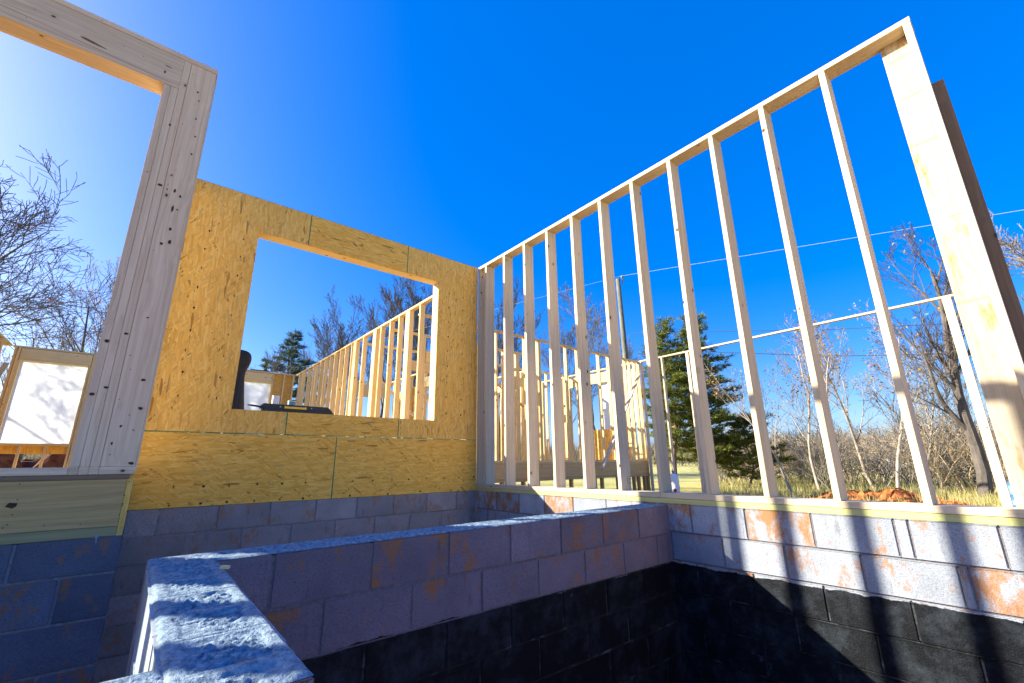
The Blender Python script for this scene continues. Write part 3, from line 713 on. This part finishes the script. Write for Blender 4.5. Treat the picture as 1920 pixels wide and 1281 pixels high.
def mound(name, cx, cy, lx, ly, h, z, seed, rot=0, m=M_CLAY, n=60):
    vs = []; fs = []
    for j in range(n + 1):
        for i in range(n + 1):
            u = i / n * 2 - 1; v = j / n * 2 - 1; r = min(1, math.hypot(u, v))
            p = Vector((u * lx * 2.2, v * ly * 2.2, seed))
            e = (1 - r) ** .8 * h * (.75 + .7 * noise.noise(p * .6)) + (.10 * noise.noise(p * 2.4) + .07 * noise.noise(p * 6) + .03 * noise.noise(p * 16)) * min(1, (1 - r) * 5)
            x, y = u * lx, v * ly; x, y = x * math.cos(rot) - y * math.sin(rot), x * math.sin(rot) + y * math.cos(rot)
            vs.append((x, y, max(e, -.05 if r < 1 else -.1)))
    for j in range(n):
        for i in range(n):
            a = j * (n + 1) + i; fs.append((a, a + 1, a + n + 2, a + n + 1))
    return mesh_from(name, vs, fs, m, None, False, (cx, cy, z))
M_DIRT = flat('orange_dirt', (.40, .125, .035), .95, .15, .5, 7)
o = mound('dirt_pile', 12.9, 2.75, 1.7, 1.0, .36, GZ - .02, 3, 1.55, M_DIRT); tag(o, 'low heap of orange clay dirt beyond the right stud wall', 'dirt pile')
o = mound('dirt_pile', -1.2, 17.3, 4.6, 2.2, 2.3, GZ, 8, 0, flat('brown_clay', (.13, .055, .03), .95, .1, .5, 6)); tag(o, 'brown clay bank visible beneath the far left wrapped window', 'dirt pile')

# ------------------------------------------------------------------ trees
class Buf:
    def __init__(s): s.v = []; s.f = []
    def tube(s, pts, rad, n):
        b = len(s.v)
        for k, p in enumerate(pts):
            d = (pts[min(k + 1, len(pts) - 1)] - pts[max(k - 1, 0)])
            d = d.normalized() if d.length > 1e-9 else Vector((0, 0, 1))
            a = d.orthogonal().normalized(); c = d.cross(a)
            r = rad[k]
            for i in range(n):
                t = 2 * PI * i / n; s.v.append(p + a * (r * math.cos(t)) + c * (r * math.sin(t)))
        for k in range(len(pts) - 1):
            for i in range(n):
                j = (i + 1) % n; s.f.append((b + k * n + i, b + k * n + j, b + (k + 1) * n + j, b + (k + 1) * n + i))
    def leaf(s, p, sz, rnd):
        a = Vector((rnd.gauss(0, 1), rnd.gauss(0, 1), rnd.gauss(0, 1))).normalized(); c = a.orthogonal().normalized()
        b = len(s.v); s.v += [p - a * sz, p + c * sz * .55, p + a * sz, p - c * sz * .55]; s.f.append((b, b + 1, b + 2, b + 3))
def bare_tree(seed, H, r0, nlim=12, levels=4, spread=.7, first=.25, up=.25, lean=(0, 0), twig=.006, leaves=0, sub=(7, 6, 5), wander=.12, lenf=.55):
    rnd = random.Random(seed); T, K, F = Buf(), Buf(), Buf(); ends = []
    def grow(p, d, ln, r, lv):
        n = (9, 7, 5, 4, 3)[min(lv, 4)]; pts = [p.copy()]; rad = [r]; q = p.copy(); dd = d.copy()
        for k in range(n):
            dd = (dd + Vector((rnd.gauss(0, wander), rnd.gauss(0, wander), rnd.gauss(0, wander * .6) + (up * .12 if lv else 0)))).normalized()
            q = q + dd * (ln / n); pts.append(q.copy()); rad.append(max(twig, r * (1 - .86 * (k + 1) / n)) if lv else max(twig * 2, r * (1 - .75 * (k + 1) / n)))
        (T if lv <= 1 else K).tube(pts, rad, (9, 6, 4, 3, 3)[min(lv, 4)])
        if lv >= levels:
            ends.append(pts[-1]); return
        m = nlim if lv == 0 else sub[min(lv - 1, len(sub) - 1)]
        for c in range(m):
            t = (first + (1 - first) * (c + rnd.random()) / m) if lv == 0 else (.15 + .85 * (c + rnd.random()) / m)
            x = min(t, .999) * n; i = int(x); pp = pts[i].lerp(pts[i + 1], x - i); rr = rad[i] + (rad[i + 1] - rad[i]) * (x - i)
            dl = (pts[i + 1] - pts[i]).normalized(); a = rnd.random() * 2 * PI
            o1 = dl.orthogonal().normalized(); o2 = dl.cross(o1)
            side = o1 * math.cos(a) + o2 * math.sin(a)
            ang = spread * rnd.uniform(.7, 1.25)
            nd = (dl * math.cos(ang) + side * math.sin(ang)).normalized()
            ll = ln * lenf * rnd.uniform(.7, 1.15) * (1.15 - .6 * t)
            grow(pp, nd, ll, rr * rnd.uniform(.45, .65), lv + 1)
    grow(Vector((0, 0, 0)), Vector((lean[0], lean[1], 1)).normalized(), H * .9, r0, 0)
    for k in range(leaves):
        e = rnd.choice(ends); F.leaf(e + Vector((rnd.gauss(0, .08), rnd.gauss(0, .08), rnd.gauss(0, .08))), rnd.uniform(.035, .065), rnd)
    return T, K, F
def bark(name, a, b):
    m, nt, bb = mat(name); co = objcoord(nt)
    c = ramp(nt, noi(nt, mapping(nt, co, (1, 1, .3)), 9, 5, .7), [(.35, a), (.65, b)]); L(nt, c, bb.inputs['Base Color']); bb.inputs['Roughness'].default_value = .9
    return m
B_DARK = bark('dark_bark', (.055, .045, .038), (.15, .125, .105)); B_GREY = bark('grey_bark', (.14, .12, .10), (.30, .26, .22))
B_BIRCH = bark('pale_bark', (.26, .21, .16), (.50, .43, .35)); B_TWIG = bark('twig_bark', (.13, .115, .10), (.25, .22, .185))
B_WOODS = bark('woods_bark', (.06, .05, .042), (.15, .13, .11))
B_BRUSH = bark('brush_bark', (.30, .22, .12), (.55, .42, .26))
def leafmat(name, cols):
    m, nt, b = mat(name); g = nt.nodes.new('ShaderNodeNewGeometry'); oi = nt.nodes.new('ShaderNodeObjectInfo')
    n = len(cols); c = ramp(nt, g.outputs['Random Per Island'], [(i / (n - 1), c) for i, c in enumerate(cols)])
    L(nt, c, b.inputs['Base Color']); b.inputs['Roughness'].default_value = .7; b.inputs['Specular IOR Level'].default_value = .25
    tr = nt.nodes.new('ShaderNodeBsdfTranslucent'); L(nt, c, tr.inputs[0]); mx = nt.nodes.new('ShaderNodeMixShader'); mx.inputs[0].default_value = .3
    L(nt, b.outputs[0], mx.inputs[1]); L(nt, tr.outputs[0], mx.inputs[2]); L(nt, mx.outputs[0], nt.nodes['Material Output'].inputs['Surface'])
    return m
LF_ORANGE = leafmat('orange_leaves', [(.45, .14, .06), (.50, .24, .06), (.32, .10, .06)])
LF_BIRCH = leafmat('autumn_leaves', [(.30, .26, .05), (.42, .26, .06), (.40, .17, .05), (.24, .26, .06)])
LF_CEDAR = leafmat('cedar_needles', [(.028, .06, .02), (.07, .11, .02), (.17, .20, .028), (.32, .31, .04), (.045, .075, .018)])
LF_FARC = leafmat('blue_cedar_needles', [(.03, .06, .04), (.05, .09, .05), (.09, .12, .04)])
protos = {}
def make_tree(key, name, label, cat, pos, rz=0, sc=1.0, group=None, mats=(B_GREY, B_TWIG, LF_BIRCH), **kw):
    root = thing(name, label, cat, pos, group)
    if key not in protos:
        T, K, F = bare_tree(**kw)
        P = []
        for nm, bf, m in (('trunk', T, mats[0]), ('crown', K, mats[1]), ('leaves', F, mats[2])):
            if bf.f:
                me = bpy.data.meshes.new(nm); me.from_pydata([tuple(v) for v in bf.v], [], bf.f); me.update(); me.materials.append(m); P.append((nm, me))
        protos[key] = P
    for nm, me in protos[key]:
        o = bpy.data.objects.new(nm, me); C.objects.link(o); o.parent = root
    root.rotation_euler = (0, 0, rz); root.scale = (sc, sc, sc)
    return root
def base_at(px, d, z=GZ):
    p = at_dist(px, 860, d); return (p.x, p.y, z)
def top_h(px, py, d):  # height of the tree whose top shows at the pixel
    p = at_dist(px, py, d); return p.z - GZ
# left, behind the far wall
make_tree('big', 'bare_tree', 'large bare tree filling the far left, limbs arching right over the wrapped window', 'tree', base_at(-150, 24), 2.4, 1.0, None, (B_WOODS, B_WOODS, LF_ORANGE),
          seed=21, H=11.5, r0=.24, nlim=15, levels=4, spread=.8, first=.28, up=.35, twig=.010, sub=(9, 7, 5), lenf=.62)
for k, (px, py, d) in enumerate(((55, 520, 27), (112, 480, 29), (150, 530, 26), (196, 500, 30), (232, 560, 28))):
    lab = ['slender bare tree with orange leaves left of the wrapped window', 'tallest thin bare tree with orange leaves above the wrapped window', 'thin bare tree with orange leaves above right half of the wrapped window', 'bare leafy stem beside the left post', 'bare tree mostly hidden behind the left post'][k]
    make_tree('slim%d' % (k % 2), 'bare_tree', lab, 'tree', base_at(px, d), k * 1.3, top_h(px, py, d) / 9.5, 'thin trees behind the far wall', (B_DARK, B_TWIG, LF_ORANGE),
              seed=40 + k % 2, H=9.5, r0=.10, nlim=13, levels=3, spread=.55, first=.2, up=.5, leaves=220, sub=(9, 8), lenf=.5, twig=.006)
# behind the house, seen through the window
spec = [(470, 640, 30, 'pale bare tree at left side of the window opening'), (600, 572, 40, 'rounded bare tree right of the small evergreen'), (645, 560, 42, 'bare tree at middle of the window opening'),
        (700, 505, 36, 'tall bare tree above the climbing top plate, left one'), (742, 492, 34, 'tallest bare tree in the window opening'), (790, 505, 35, 'tall bare tree at right side of the window opening'), (570, 600, 44, 'small bare tree just behind the evergreen')]
for k, (px, py, d, lab) in enumerate(spec):
    make_tree('wide%d' % (k % 3), 'bare_tree', lab, 'tree', base_at(px, d), k * 2.1, top_h(px, py, d) / 15.2, 'bare trees behind the house', (B_WOODS, B_WOODS, LF_ORANGE),
              seed=60 + k % 3, H=13, r0=.13, nlim=13, levels=4, spread=.48, first=.25, up=.45, sub=(8, 6, 4), lenf=.52, twig=.010, wander=.08)
spec = [(940, 535, 30, 'dense bare tree just right of the strand board wall'), (985, 590, 34, 'bare tree behind the third stud of the right wall'), (1060, 600, 40, 'low bare tree behind the rear wing'), (1130, 540, 38, 'bare tree left of the utility pole'), (1165, 590, 42, 'bare tree right behind the utility pole')]
for k, (px, py, d, lab) in enumerate(spec):
    make_tree('wide%d' % ((k + 1) % 3), 'bare_tree', lab, 'tree', base_at(px, d), k * 1.7 + .5, top_h(px, py, d) / 15.2, 'bare trees behind the rear wing', (B_WOODS, B_WOODS, LF_ORANGE))
# right side
make_tree('oak', 'bare_tree', 'big dark bare tree with forked trunk beside the triple stud at right', 'tree', base_at(1828, 15.5), 0.0, 1.0, None, (B_DARK, B_DARK, LF_BIRCH),
          seed=6, H=6.2, r0=.14, nlim=14, levels=4, spread=.55, first=.27, up=.6, lean=(-.05, .04), sub=(8, 7, 5), lenf=.52, wander=.09, twig=.004, leaves=60)
make_tree('right', 'bare_tree', 'bare tree rising past the right edge behind the flat post', 'tree', base_at(2330, 17), 1.2, 1.0, None, (B_GREY, B_TWIG, LF_BIRCH),
          seed=8, H=6.6, r0=.15, nlim=14, levels=4, spread=.6, first=.25, up=.5, sub=(8, 6, 4), lenf=.5, twig=.005)
spec = [(1475, 660, 15, 'thin leaning birch with few leaves right of the evergreens', .2), (1525, 620, 17, 'pale thin birch right of the fourth stud from the right', 1.5), (1560, 640, 16, 'slender birch leaning left near the dirt heap', 2.4),
        (1628, 600, 18, 'leafy young birch above the dirt heap', .9), (1668, 590, 16, 'white stemmed birch leaning in the gap before last stud', 3.2), (1712, 640, 17, 'young birch with orange leaves left of the big dark tree', 4.4), (1760, 650, 21, 'slim birch close behind the big dark tree', 5.2), (1870, 640, 19, 'thin birch right of the triple stud', .4)]
for k, (px, py, d, lab, rz) in enumerate(spec):
    make_tree('birch%d' % (k % 3), 'birch_tree', lab, 'tree', base_at(px, d), rz, top_h(px, py, d) / 6, 'thin birches beyond the right wall', (B_BIRCH, B_TWIG, LF_BIRCH),
              seed=80 + k % 3, H=6, r0=.055, nlim=11, levels=3, spread=.6, first=.3, up=.5, lean=(.12, .16), leaves=300, sub=(8, 7), lenf=.48, twig=.0035, wander=.09)
# evergreens
def cedar_bufs(seed, H, R, n_br, droop, first, blade, dens):
    rnd = random.Random(seed); T, K, F = Buf(), Buf(), Buf()
    pts = [Vector((.12 * math.sin(k * .9 + seed), .10 * math.cos(k * .7), H * k / 12)) for k in range(13)]
    T.tube(pts, [max(.015, H * .016 * (1 - k / 12.5)) for k in range(13)], 9)
    for b in range(n_br):
        t = first + (1 - first) * (b + rnd.random()) / n_br; z = H * t; a = b * 2.4 + rnd.gauss(0, .3)
        prof = R * (1 - ((t - first) / (1 - first)) ** 1.3) * rnd.uniform(.45, 1.15) + .15
        if t < first + .12: prof *= .65
        x = t * 12; i = min(int(x), 11); p = pts[i].lerp(pts[i + 1], x - i); d = Vector((math.cos(a), math.sin(a), rnd.uniform(.05, .35)))
        seg = 5; bp = [p.copy()]; q = p.copy()
        for s in range(seg):
            q = q + d.normalized() * (prof / seg); bp.append(q.copy()); d.z += -droop * .5 + (.28 if s > 2 else 0); d += Vector((rnd.gauss(0, .1), rnd.gauss(0, .1), 0))
        K.tube(bp, [max(.006, .03 * prof * .6 * (1 - s / 5.3)) for s in range(seg + 1)], 4)
        for s in range(int(dens * prof) + 3):
            u = rnd.uniform(.22, 1); xx = u * seg; ii = min(int(xx), seg - 1); c = bp[ii].lerp(bp[ii + 1], xx - ii)
            c = c + Vector((rnd.gauss(0, .13), rnd.gauss(0, .13), rnd.gauss(0, .04)))
            out = (Vector((math.cos(a), math.sin(a), 0)) * .7 + Vector((rnd.gauss(0, .5), rnd.gauss(0, .5), rnd.uniform(-.1, .7)))).normalized()
            for l in range(16):
                dd = (out + Vector((rnd.gauss(0, .55), rnd.gauss(0, .55), rnd.gauss(0, .28)))).normalized(); w = dd.orthogonal().normalized()
                w = (w * math.cos(l) + dd.cross(w) * math.sin(l)) * blade * .075; o_ = c + dd * rnd.uniform(-.3 * blade, blade * .8)
                bb = len(F.v); F.v += [o_ - w, o_ + dd * blade * rnd.uniform(.7, 1.2), o_ + w]; F.f.append((bb, bb + 1, bb + 2))
    return T, K, F
def cedar(label, pos, mats, **kw):
    T, K, F = cedar_bufs(**kw); r = thing('evergreen_tree', label, 'tree', pos)
    for nm, bf, m in (('trunk', T, mats[0]), ('branches', K, mats[0]), ('foliage', F, mats[1])):
        mesh_from(nm, bf.v, bf.f, m, r)
    return r
B_CED = bark('cedar_bark', (.10, .06, .04), (.26, .18, .12))
cedar('ragged evergreen with two tone green needles, left one of the pair, above the red ball', base_at(1268, 17.5), (B_CED, LF_CEDAR), seed=3, H=top_h(1262, 598, 17.5), R=1.7, n_br=74, droop=.10, first=.22, blade=.15, dens=32)
cedar('taller wider evergreen, right one of the pair, its dark boughs reaching down to the brush', base_at(1330, 18.5), (B_CED, LF_CEDAR), seed=9, H=top_h(1322, 588, 18.5), R=2.2, n_br=88, droop=.10, first=.12, blade=.16, dens=30)
cedar('low dark evergreen at the foot of the pair', base_at(1405, 19), (B_CED, LF_CEDAR), seed=12, H=2.6, R=1.7, n_br=38, droop=.05, first=.1, blade=.15, dens=28)
cedar('small bluish evergreen in the left part of the window opening', base_at(522, 34), (B_CED, LF_FARC), seed=15, H=top_h(520, 618, 34), R=3.6, n_br=80, droop=.04, first=.15, blade=.24, dens=18)
# brush
bushes = []
for k in range(4):
    B = Buf(); rnd = random.Random(100 + k); Lf = Buf()
    for s in range(16):
        a = rnd.random() * 2 * PI; T_, K_, F_ = bare_tree(seed=200 + k * 20 + s, H=rnd.uniform(1.4, 2.6), r0=.016, nlim=7, levels=2, spread=.6, first=.15, up=.2, lean=(rnd.gauss(0, .35), rnd.gauss(0, .35)), twig=.004, sub=(5, 4), lenf=.6, wander=.2)
        off = Vector((rnd.gauss(0, .45), rnd.gauss(0, .45), 0))
        for b_ in (T_, K_):
            n0 = len(B.v); B.v += [v + off for v in b_.v]; B.f += [tuple(i + n0 for i in f) for f in b_.f]
    me = bpy.data.meshes.new('brush'); me.from_pydata([tuple(v) for v in B.v], [], B.f); me.update(); me.materials.append(B_BRUSH if k % 2 else B_TWIG); bushes.append(me)
rnd = random.Random(77); nb = 0
places = [(px + rnd.uniform(-8, 8), 17 + 12 * rnd.random()) for px in range(1345, 1960, 19)]
for i, (px, d) in enumerate(places):
    o = bpy.data.objects.new('bush', bushes[i % 4]); C.objects.link(o); o.location = base_at(px, d); o.rotation_euler = (0, 0, rnd.random() * 6)
    s = rnd.uniform(.75, 1.25); o.scale = (s, s, s * rnd.uniform(.8, 1.1))
    tag(o, 'leafless tangled brush bush in the thicket along the field beyond the right wall', 'bush', 'brush along the field')
# far woods: a distant mass nobody could count
def far_woods():
    rnd = random.Random(5); B = Buf()
    for k in range(26000):
        a = math.radians(rnd.uniform(-35, 100)); d = rnd.uniform(85, 190)
        x, y = d * math.sin(a), d * math.cos(a); hh = (3.6 + 2.5 * noise.noise(Vector((x * .02, y * .02, 0)))) * (.7 + d / 180); z = GZ + rnd.random() ** .8 * hh
        w = rnd.uniform(.08, .22); h = rnd.uniform(.8, 2.4); l = rnd.gauss(0, .45); b = len(B.v); th = rnd.random() * PI; ux, uy = math.cos(th), math.sin(th)
        B.v += [Vector((x - w * ux, y - w * uy, z)), Vector((x + w * ux, y + w * uy, z)), Vector((x + l * ux, y + l * uy, z + h))]; B.f.append((b, b + 1, b + 2))
    o = mesh_from('distant_woods', B.v, B.f, leafmat('winter_woods', [(.13, .10, .075), (.22, .17, .12), (.10, .11, .05), (.26, .19, .13)]))
    tag(o, 'far winter woods along the horizon', 'woods', None, 'stuff')
far_woods()
# low far hill
vs = []; fs = []; n = 90
for i in range(n + 1):
    a = math.radians(-40 + 150 * i / n)
    for j, (d, h) in enumerate(((170, 0), (230, 5), (330, 9), (500, 4))):
        hh = h * (1 + .35 * noise.noise(Vector((a * 4, j, 0)))); vs.append((d * math.sin(a), d * math.cos(a), GZ + hh + (0 if j else -.3)))
for i in range(n):
    for j in range(3):
        b = i * 4 + j; fs.append((b, b + 4, b + 5, b + 1))
o = mesh_from('hill', vs, fs, flat('hill_brown', (.15, .125, .08), .95, .1, .4, .12), None, True); tag(o, kind='structure')
# dry grass tufts
def tufts():
    rnd = random.Random(4); B = Buf()
    for k in range(16000):
        px = rnd.uniform(1320, 1960); d = 12.5 + 20 * rnd.random() ** 1.5; p = Vector(base_at(px, d)); h = rnd.uniform(.08, .3); t = rnd.random() * 6.28; w = .008
        b = len(B.v); l = Vector((rnd.gauss(0, .05), rnd.gauss(0, .05), h)); B.v += [p + Vector((w * math.cos(t), w * math.sin(t), -.02)), p - Vector((w * math.cos(t), w * math.sin(t), .02)), p + l]; B.f.append((b, b + 1, b + 2))
    o = mesh_from('dry_grass', B.v, B.f, leafmat('straw', [(.42, .36, .12), (.55, .47, .2), (.30, .30, .09)])); tag(o, 'dry yellow grass of the field', 'grass', None, 'stuff')
tufts()

# ------------------------------------------------------------------ pole, wires, far house, small things
pole_d = 24.0
pb = base_at(1190, pole_d); ph = top_h(1178, 522, pole_d)
up = thing('utility_pole', 'tall dark wooden utility pole with insulator on top, behind the rear wing', 'utility pole', pb)
bf = Buf(); bf.tube([Vector((0, 0, 0)), Vector((-.03, 0, ph * .5)), Vector((-.10, .05, ph))], [.17, .15, .12], 14); n0 = len(bf.v)
bf.f.append(tuple(range(n0 - 14, n0)))
mesh_from('pole_shaft', bf.v, bf.f, bark('pole_wood', (.09, .085, .06), (.20, .19, .14)), up, True)
lathe('insulator', [(.05, 0), (.09, .03), (.06, .07), (.10, .11), (.07, .16), (.03, .2)], (.06, -.14, ph + .02), flat('grey_porcelain', (.12, .17, .16), .3, .5), up, 12)
lathe('insulator_bracket', [(.03, 0), (.03, .35)], (.06, -.14, ph - .33), flat('bracket_steel', (.15, .15, .15), .5, .5), up, 8)
def wire(name, pts, r, m, label, sag=.0):
    bf = Buf(); P = []
    for a, b in zip(pts, pts[1:]):
        for k in range(12):
            t = k / 12; q = Vector(a).lerp(Vector(b), t); q.z -= sag * 4 * t * (1 - t); P.append(q)
    P.append(Vector(pts[-1])); bf.tube(P, [r] * len(P), 5)
    o = mesh_from(name, bf.v, bf.f, m, None, True); tag(o, label, 'wire'); return o
WIRE_L = flat('bright_wire', (.40, .43, .46), .4, .5); WIRE_D = flat('dark_wire', (.03, .03, .035), .5, .4)
tp = Vector(pb) + Vector((-.04, -.09, ph + .15))
wire('power_line', [at_dist(700, 640, 34), tuple(tp)], .0065, WIRE_L, 'thin pale overhead wire running left from the pole top')
wire('power_line', [tuple(tp), at_dist(1990, 382, 20)], .0065, WIRE_L, 'thin pale overhead wire running right from the pole top')
wire('power_line', [at_dist(1183, 625, pole_d - .1), at_dist(1560, 618, 21), at_dist(1990, 596, 20)], .013, WIRE_D, 'upper dark cable crossing behind the right studs')
wire('power_line', [at_dist(1186, 655, pole_d - .1), at_dist(1560, 668, 21), at_dist(1990, 660, 20)], .016, WIRE_D, 'lower dark cable crossing behind the right studs')
up2 = thing('utility_pole', 'small far utility pole with crossarm at left side of the window opening', 'utility pole', base_at(474, 40))
h2 = top_h(476, 676, 40); bf = Buf(); bf.tube([Vector((0, 0, 0)), Vector((0, 0, h2))], [.2, .15], 10); bf.f.append(tuple(range(10, 20))); mesh_from('pole_shaft', bf.v, bf.f, B_DARK, up2)
board(up2, 'crossarm', up2.location.x - 1.1, up2.location.x + .3, up2.location.y - .25, up2.location.y - .14, GZ + h2 - .9, GZ + h2 - .78, B_DARK)
# distant farmhouse
fh = thing('farmhouse', 'distant pale farmhouse with light metal roof beyond the field', 'house', (at_dist(1745, 860, 78).x, at_dist(1745, 860, 78).y, GZ))
fh.rotation_euler = (0, 0, .5)
WALLM = flat('pale_siding', (.62, .64, .68), .7, .3, .1, 3); ROOFM = flat('metal_roof', (.66, .70, .76), .35, .5, .08, 2)
def lbox(name, x0, x1, y0, y1, z0, z1, m, parent):
    me = board_mesh(x1 - x0, y1 - y0, z1 - z0, m, .01); o = bpy.data.objects.new(name, me); C.objects.link(o); o.parent = parent; o.location = ((x0 + x1) / 2, (y0 + y1) / 2, (z0 + z1) / 2); return o
wl = lbox('wall', -5, 5, -3, 3, 0, 2.4, WALLM, fh)
rf = mesh_from('roof', [(-5.4, -3.5, 2.3), (5.4, -3.5, 2.3), (5.4, 3.5, 2.3), (-5.4, 3.5, 2.3), (-5.4, 0, 4.2), (5.4, 0, 4.2)], [(0, 1, 5, 4), (2, 3, 4, 5), (0, 4, 3), (1, 2, 5), (3, 2, 1, 0)], ROOFM, fh)
DARKG = flat('dark_glass', (.03, .04, .05), .15, .5)
for x in (-3.4, -1.2, 1.6, 3.6): lbox('window', x - .45, x + .45, -3.03, -2.9, .9, 1.9, DARKG, fh)
# white cabinet, red cap and blue barrel outside
wc = thing('tank', 'white upright tank standing beyond the right wall left of the evergreen trunks', 'tank', (9.86, 5.98, GZ))
lathe('tank_body', [(.10, 0), (.11, .02), (.11, .56), (.09, .64), (.03, .67)], (0, 0, 0), WHITE, wc, 20)
lathe('tank_valve', [(.02, .67), (.02, .70), (.035, .70), (.035, .73)], (0, 0, 0), flat('valve_grey', (.35, .36, .38), .4, .5, metal=1), wc, 10)
rb = thing('ball', 'small shiny red ball resting just above the bottom plate of the right wall', 'ball', tuple(at(1266, 921, 0, 3.44) - Vector((0, 0, .012))))
bm = bmesh.new(); bmesh.ops.create_uvsphere(bm, u_segments=20, v_segments=12, radius=.0145); me = bpy.data.meshes.new('ball_shell'); bm.to_mesh(me); bm.free()
for p in me.polygons: p.use_smooth = True
rb.location.z = ZB + .0795 + .0145; link('ball_shell', me, flat('red_plastic', (.6, .02, .015), .3, .5), rb)
bb = thing('barrel', 'blue plastic barrel partly hidden behind the flat post at the right edge', 'barrel', (12.0, .63, GZ))
lathe('barrel_body', [(.20, 0), (.23, .02), (.235, .14), (.245, .15), (.235, .16), (.235, .32), (.245, .33), (.235, .34), (.225, .46), (.19, .50)], (0, 0, 0), flat('blue_plastic', (.05, .16, .42), .4, .5), bb, 24)
lathe('barrel_lid', [(.19, .50), (.19, .52), (.05, .525)], (0, 0, 0), flat('blue_lid', (.04, .12, .33), .4, .5), bb, 24)

# ------------------------------------------------------------------ light
SUN = Vector((-1, .93, .67)).normalized()
EL = math.asin(SUN.z); AZ = math.atan2(SUN.x, SUN.y)       # azimuth from +Y toward +X
sd = bpy.data.lights.new('sun', 'SUN'); sd.energy = 5.0; sd.angle = math.radians(.53); sd.color = (1, .93, .78)
so = bpy.data.objects.new('sun', sd); C.objects.link(so); so.rotation_euler = SUN.to_track_quat('Z', 'Y').to_euler(); so.location = (-20, 20, 20)
w = bpy.data.worlds.new('World'); bpy.context.scene.world = w; w.use_nodes = True
nt = w.node_tree; bg = nt.nodes['Background']
sk = nt.nodes.new('ShaderNodeTexSky'); sk.sky_type = 'NISHITA'; sk.sun_disc = False
sk.sun_elevation = EL; sk.sun_rotation = AZ; sk.altitude = 300; sk.air_density = 1.0; sk.dust_density = 2.0; sk.ozone_density = 2.0
hs = nt.nodes.new('ShaderNodeHueSaturation'); hs.inputs['Saturation'].default_value = 1.6; hs.inputs['Hue'].default_value = .513
L(nt, sk.outputs[0], hs.inputs['Color']); mx = mix(nt, .42, hs.outputs[0], (.0, .74, 3.7)); L(nt, mx, bg.inputs[0]); bg.inputs[1].default_value = .105
sc = bpy.context.scene
sc.view_settings.view_transform = 'Standard'; sc.view_settings.look = 'None'; sc.view_settings.exposure = 1.6; sc.view_settings.gamma = 1
sc.render.resolution_x = 1024; sc.render.resolution_y = 683
sc.cycles.max_bounces = 8; sc.cycles.diffuse_bounces = 5
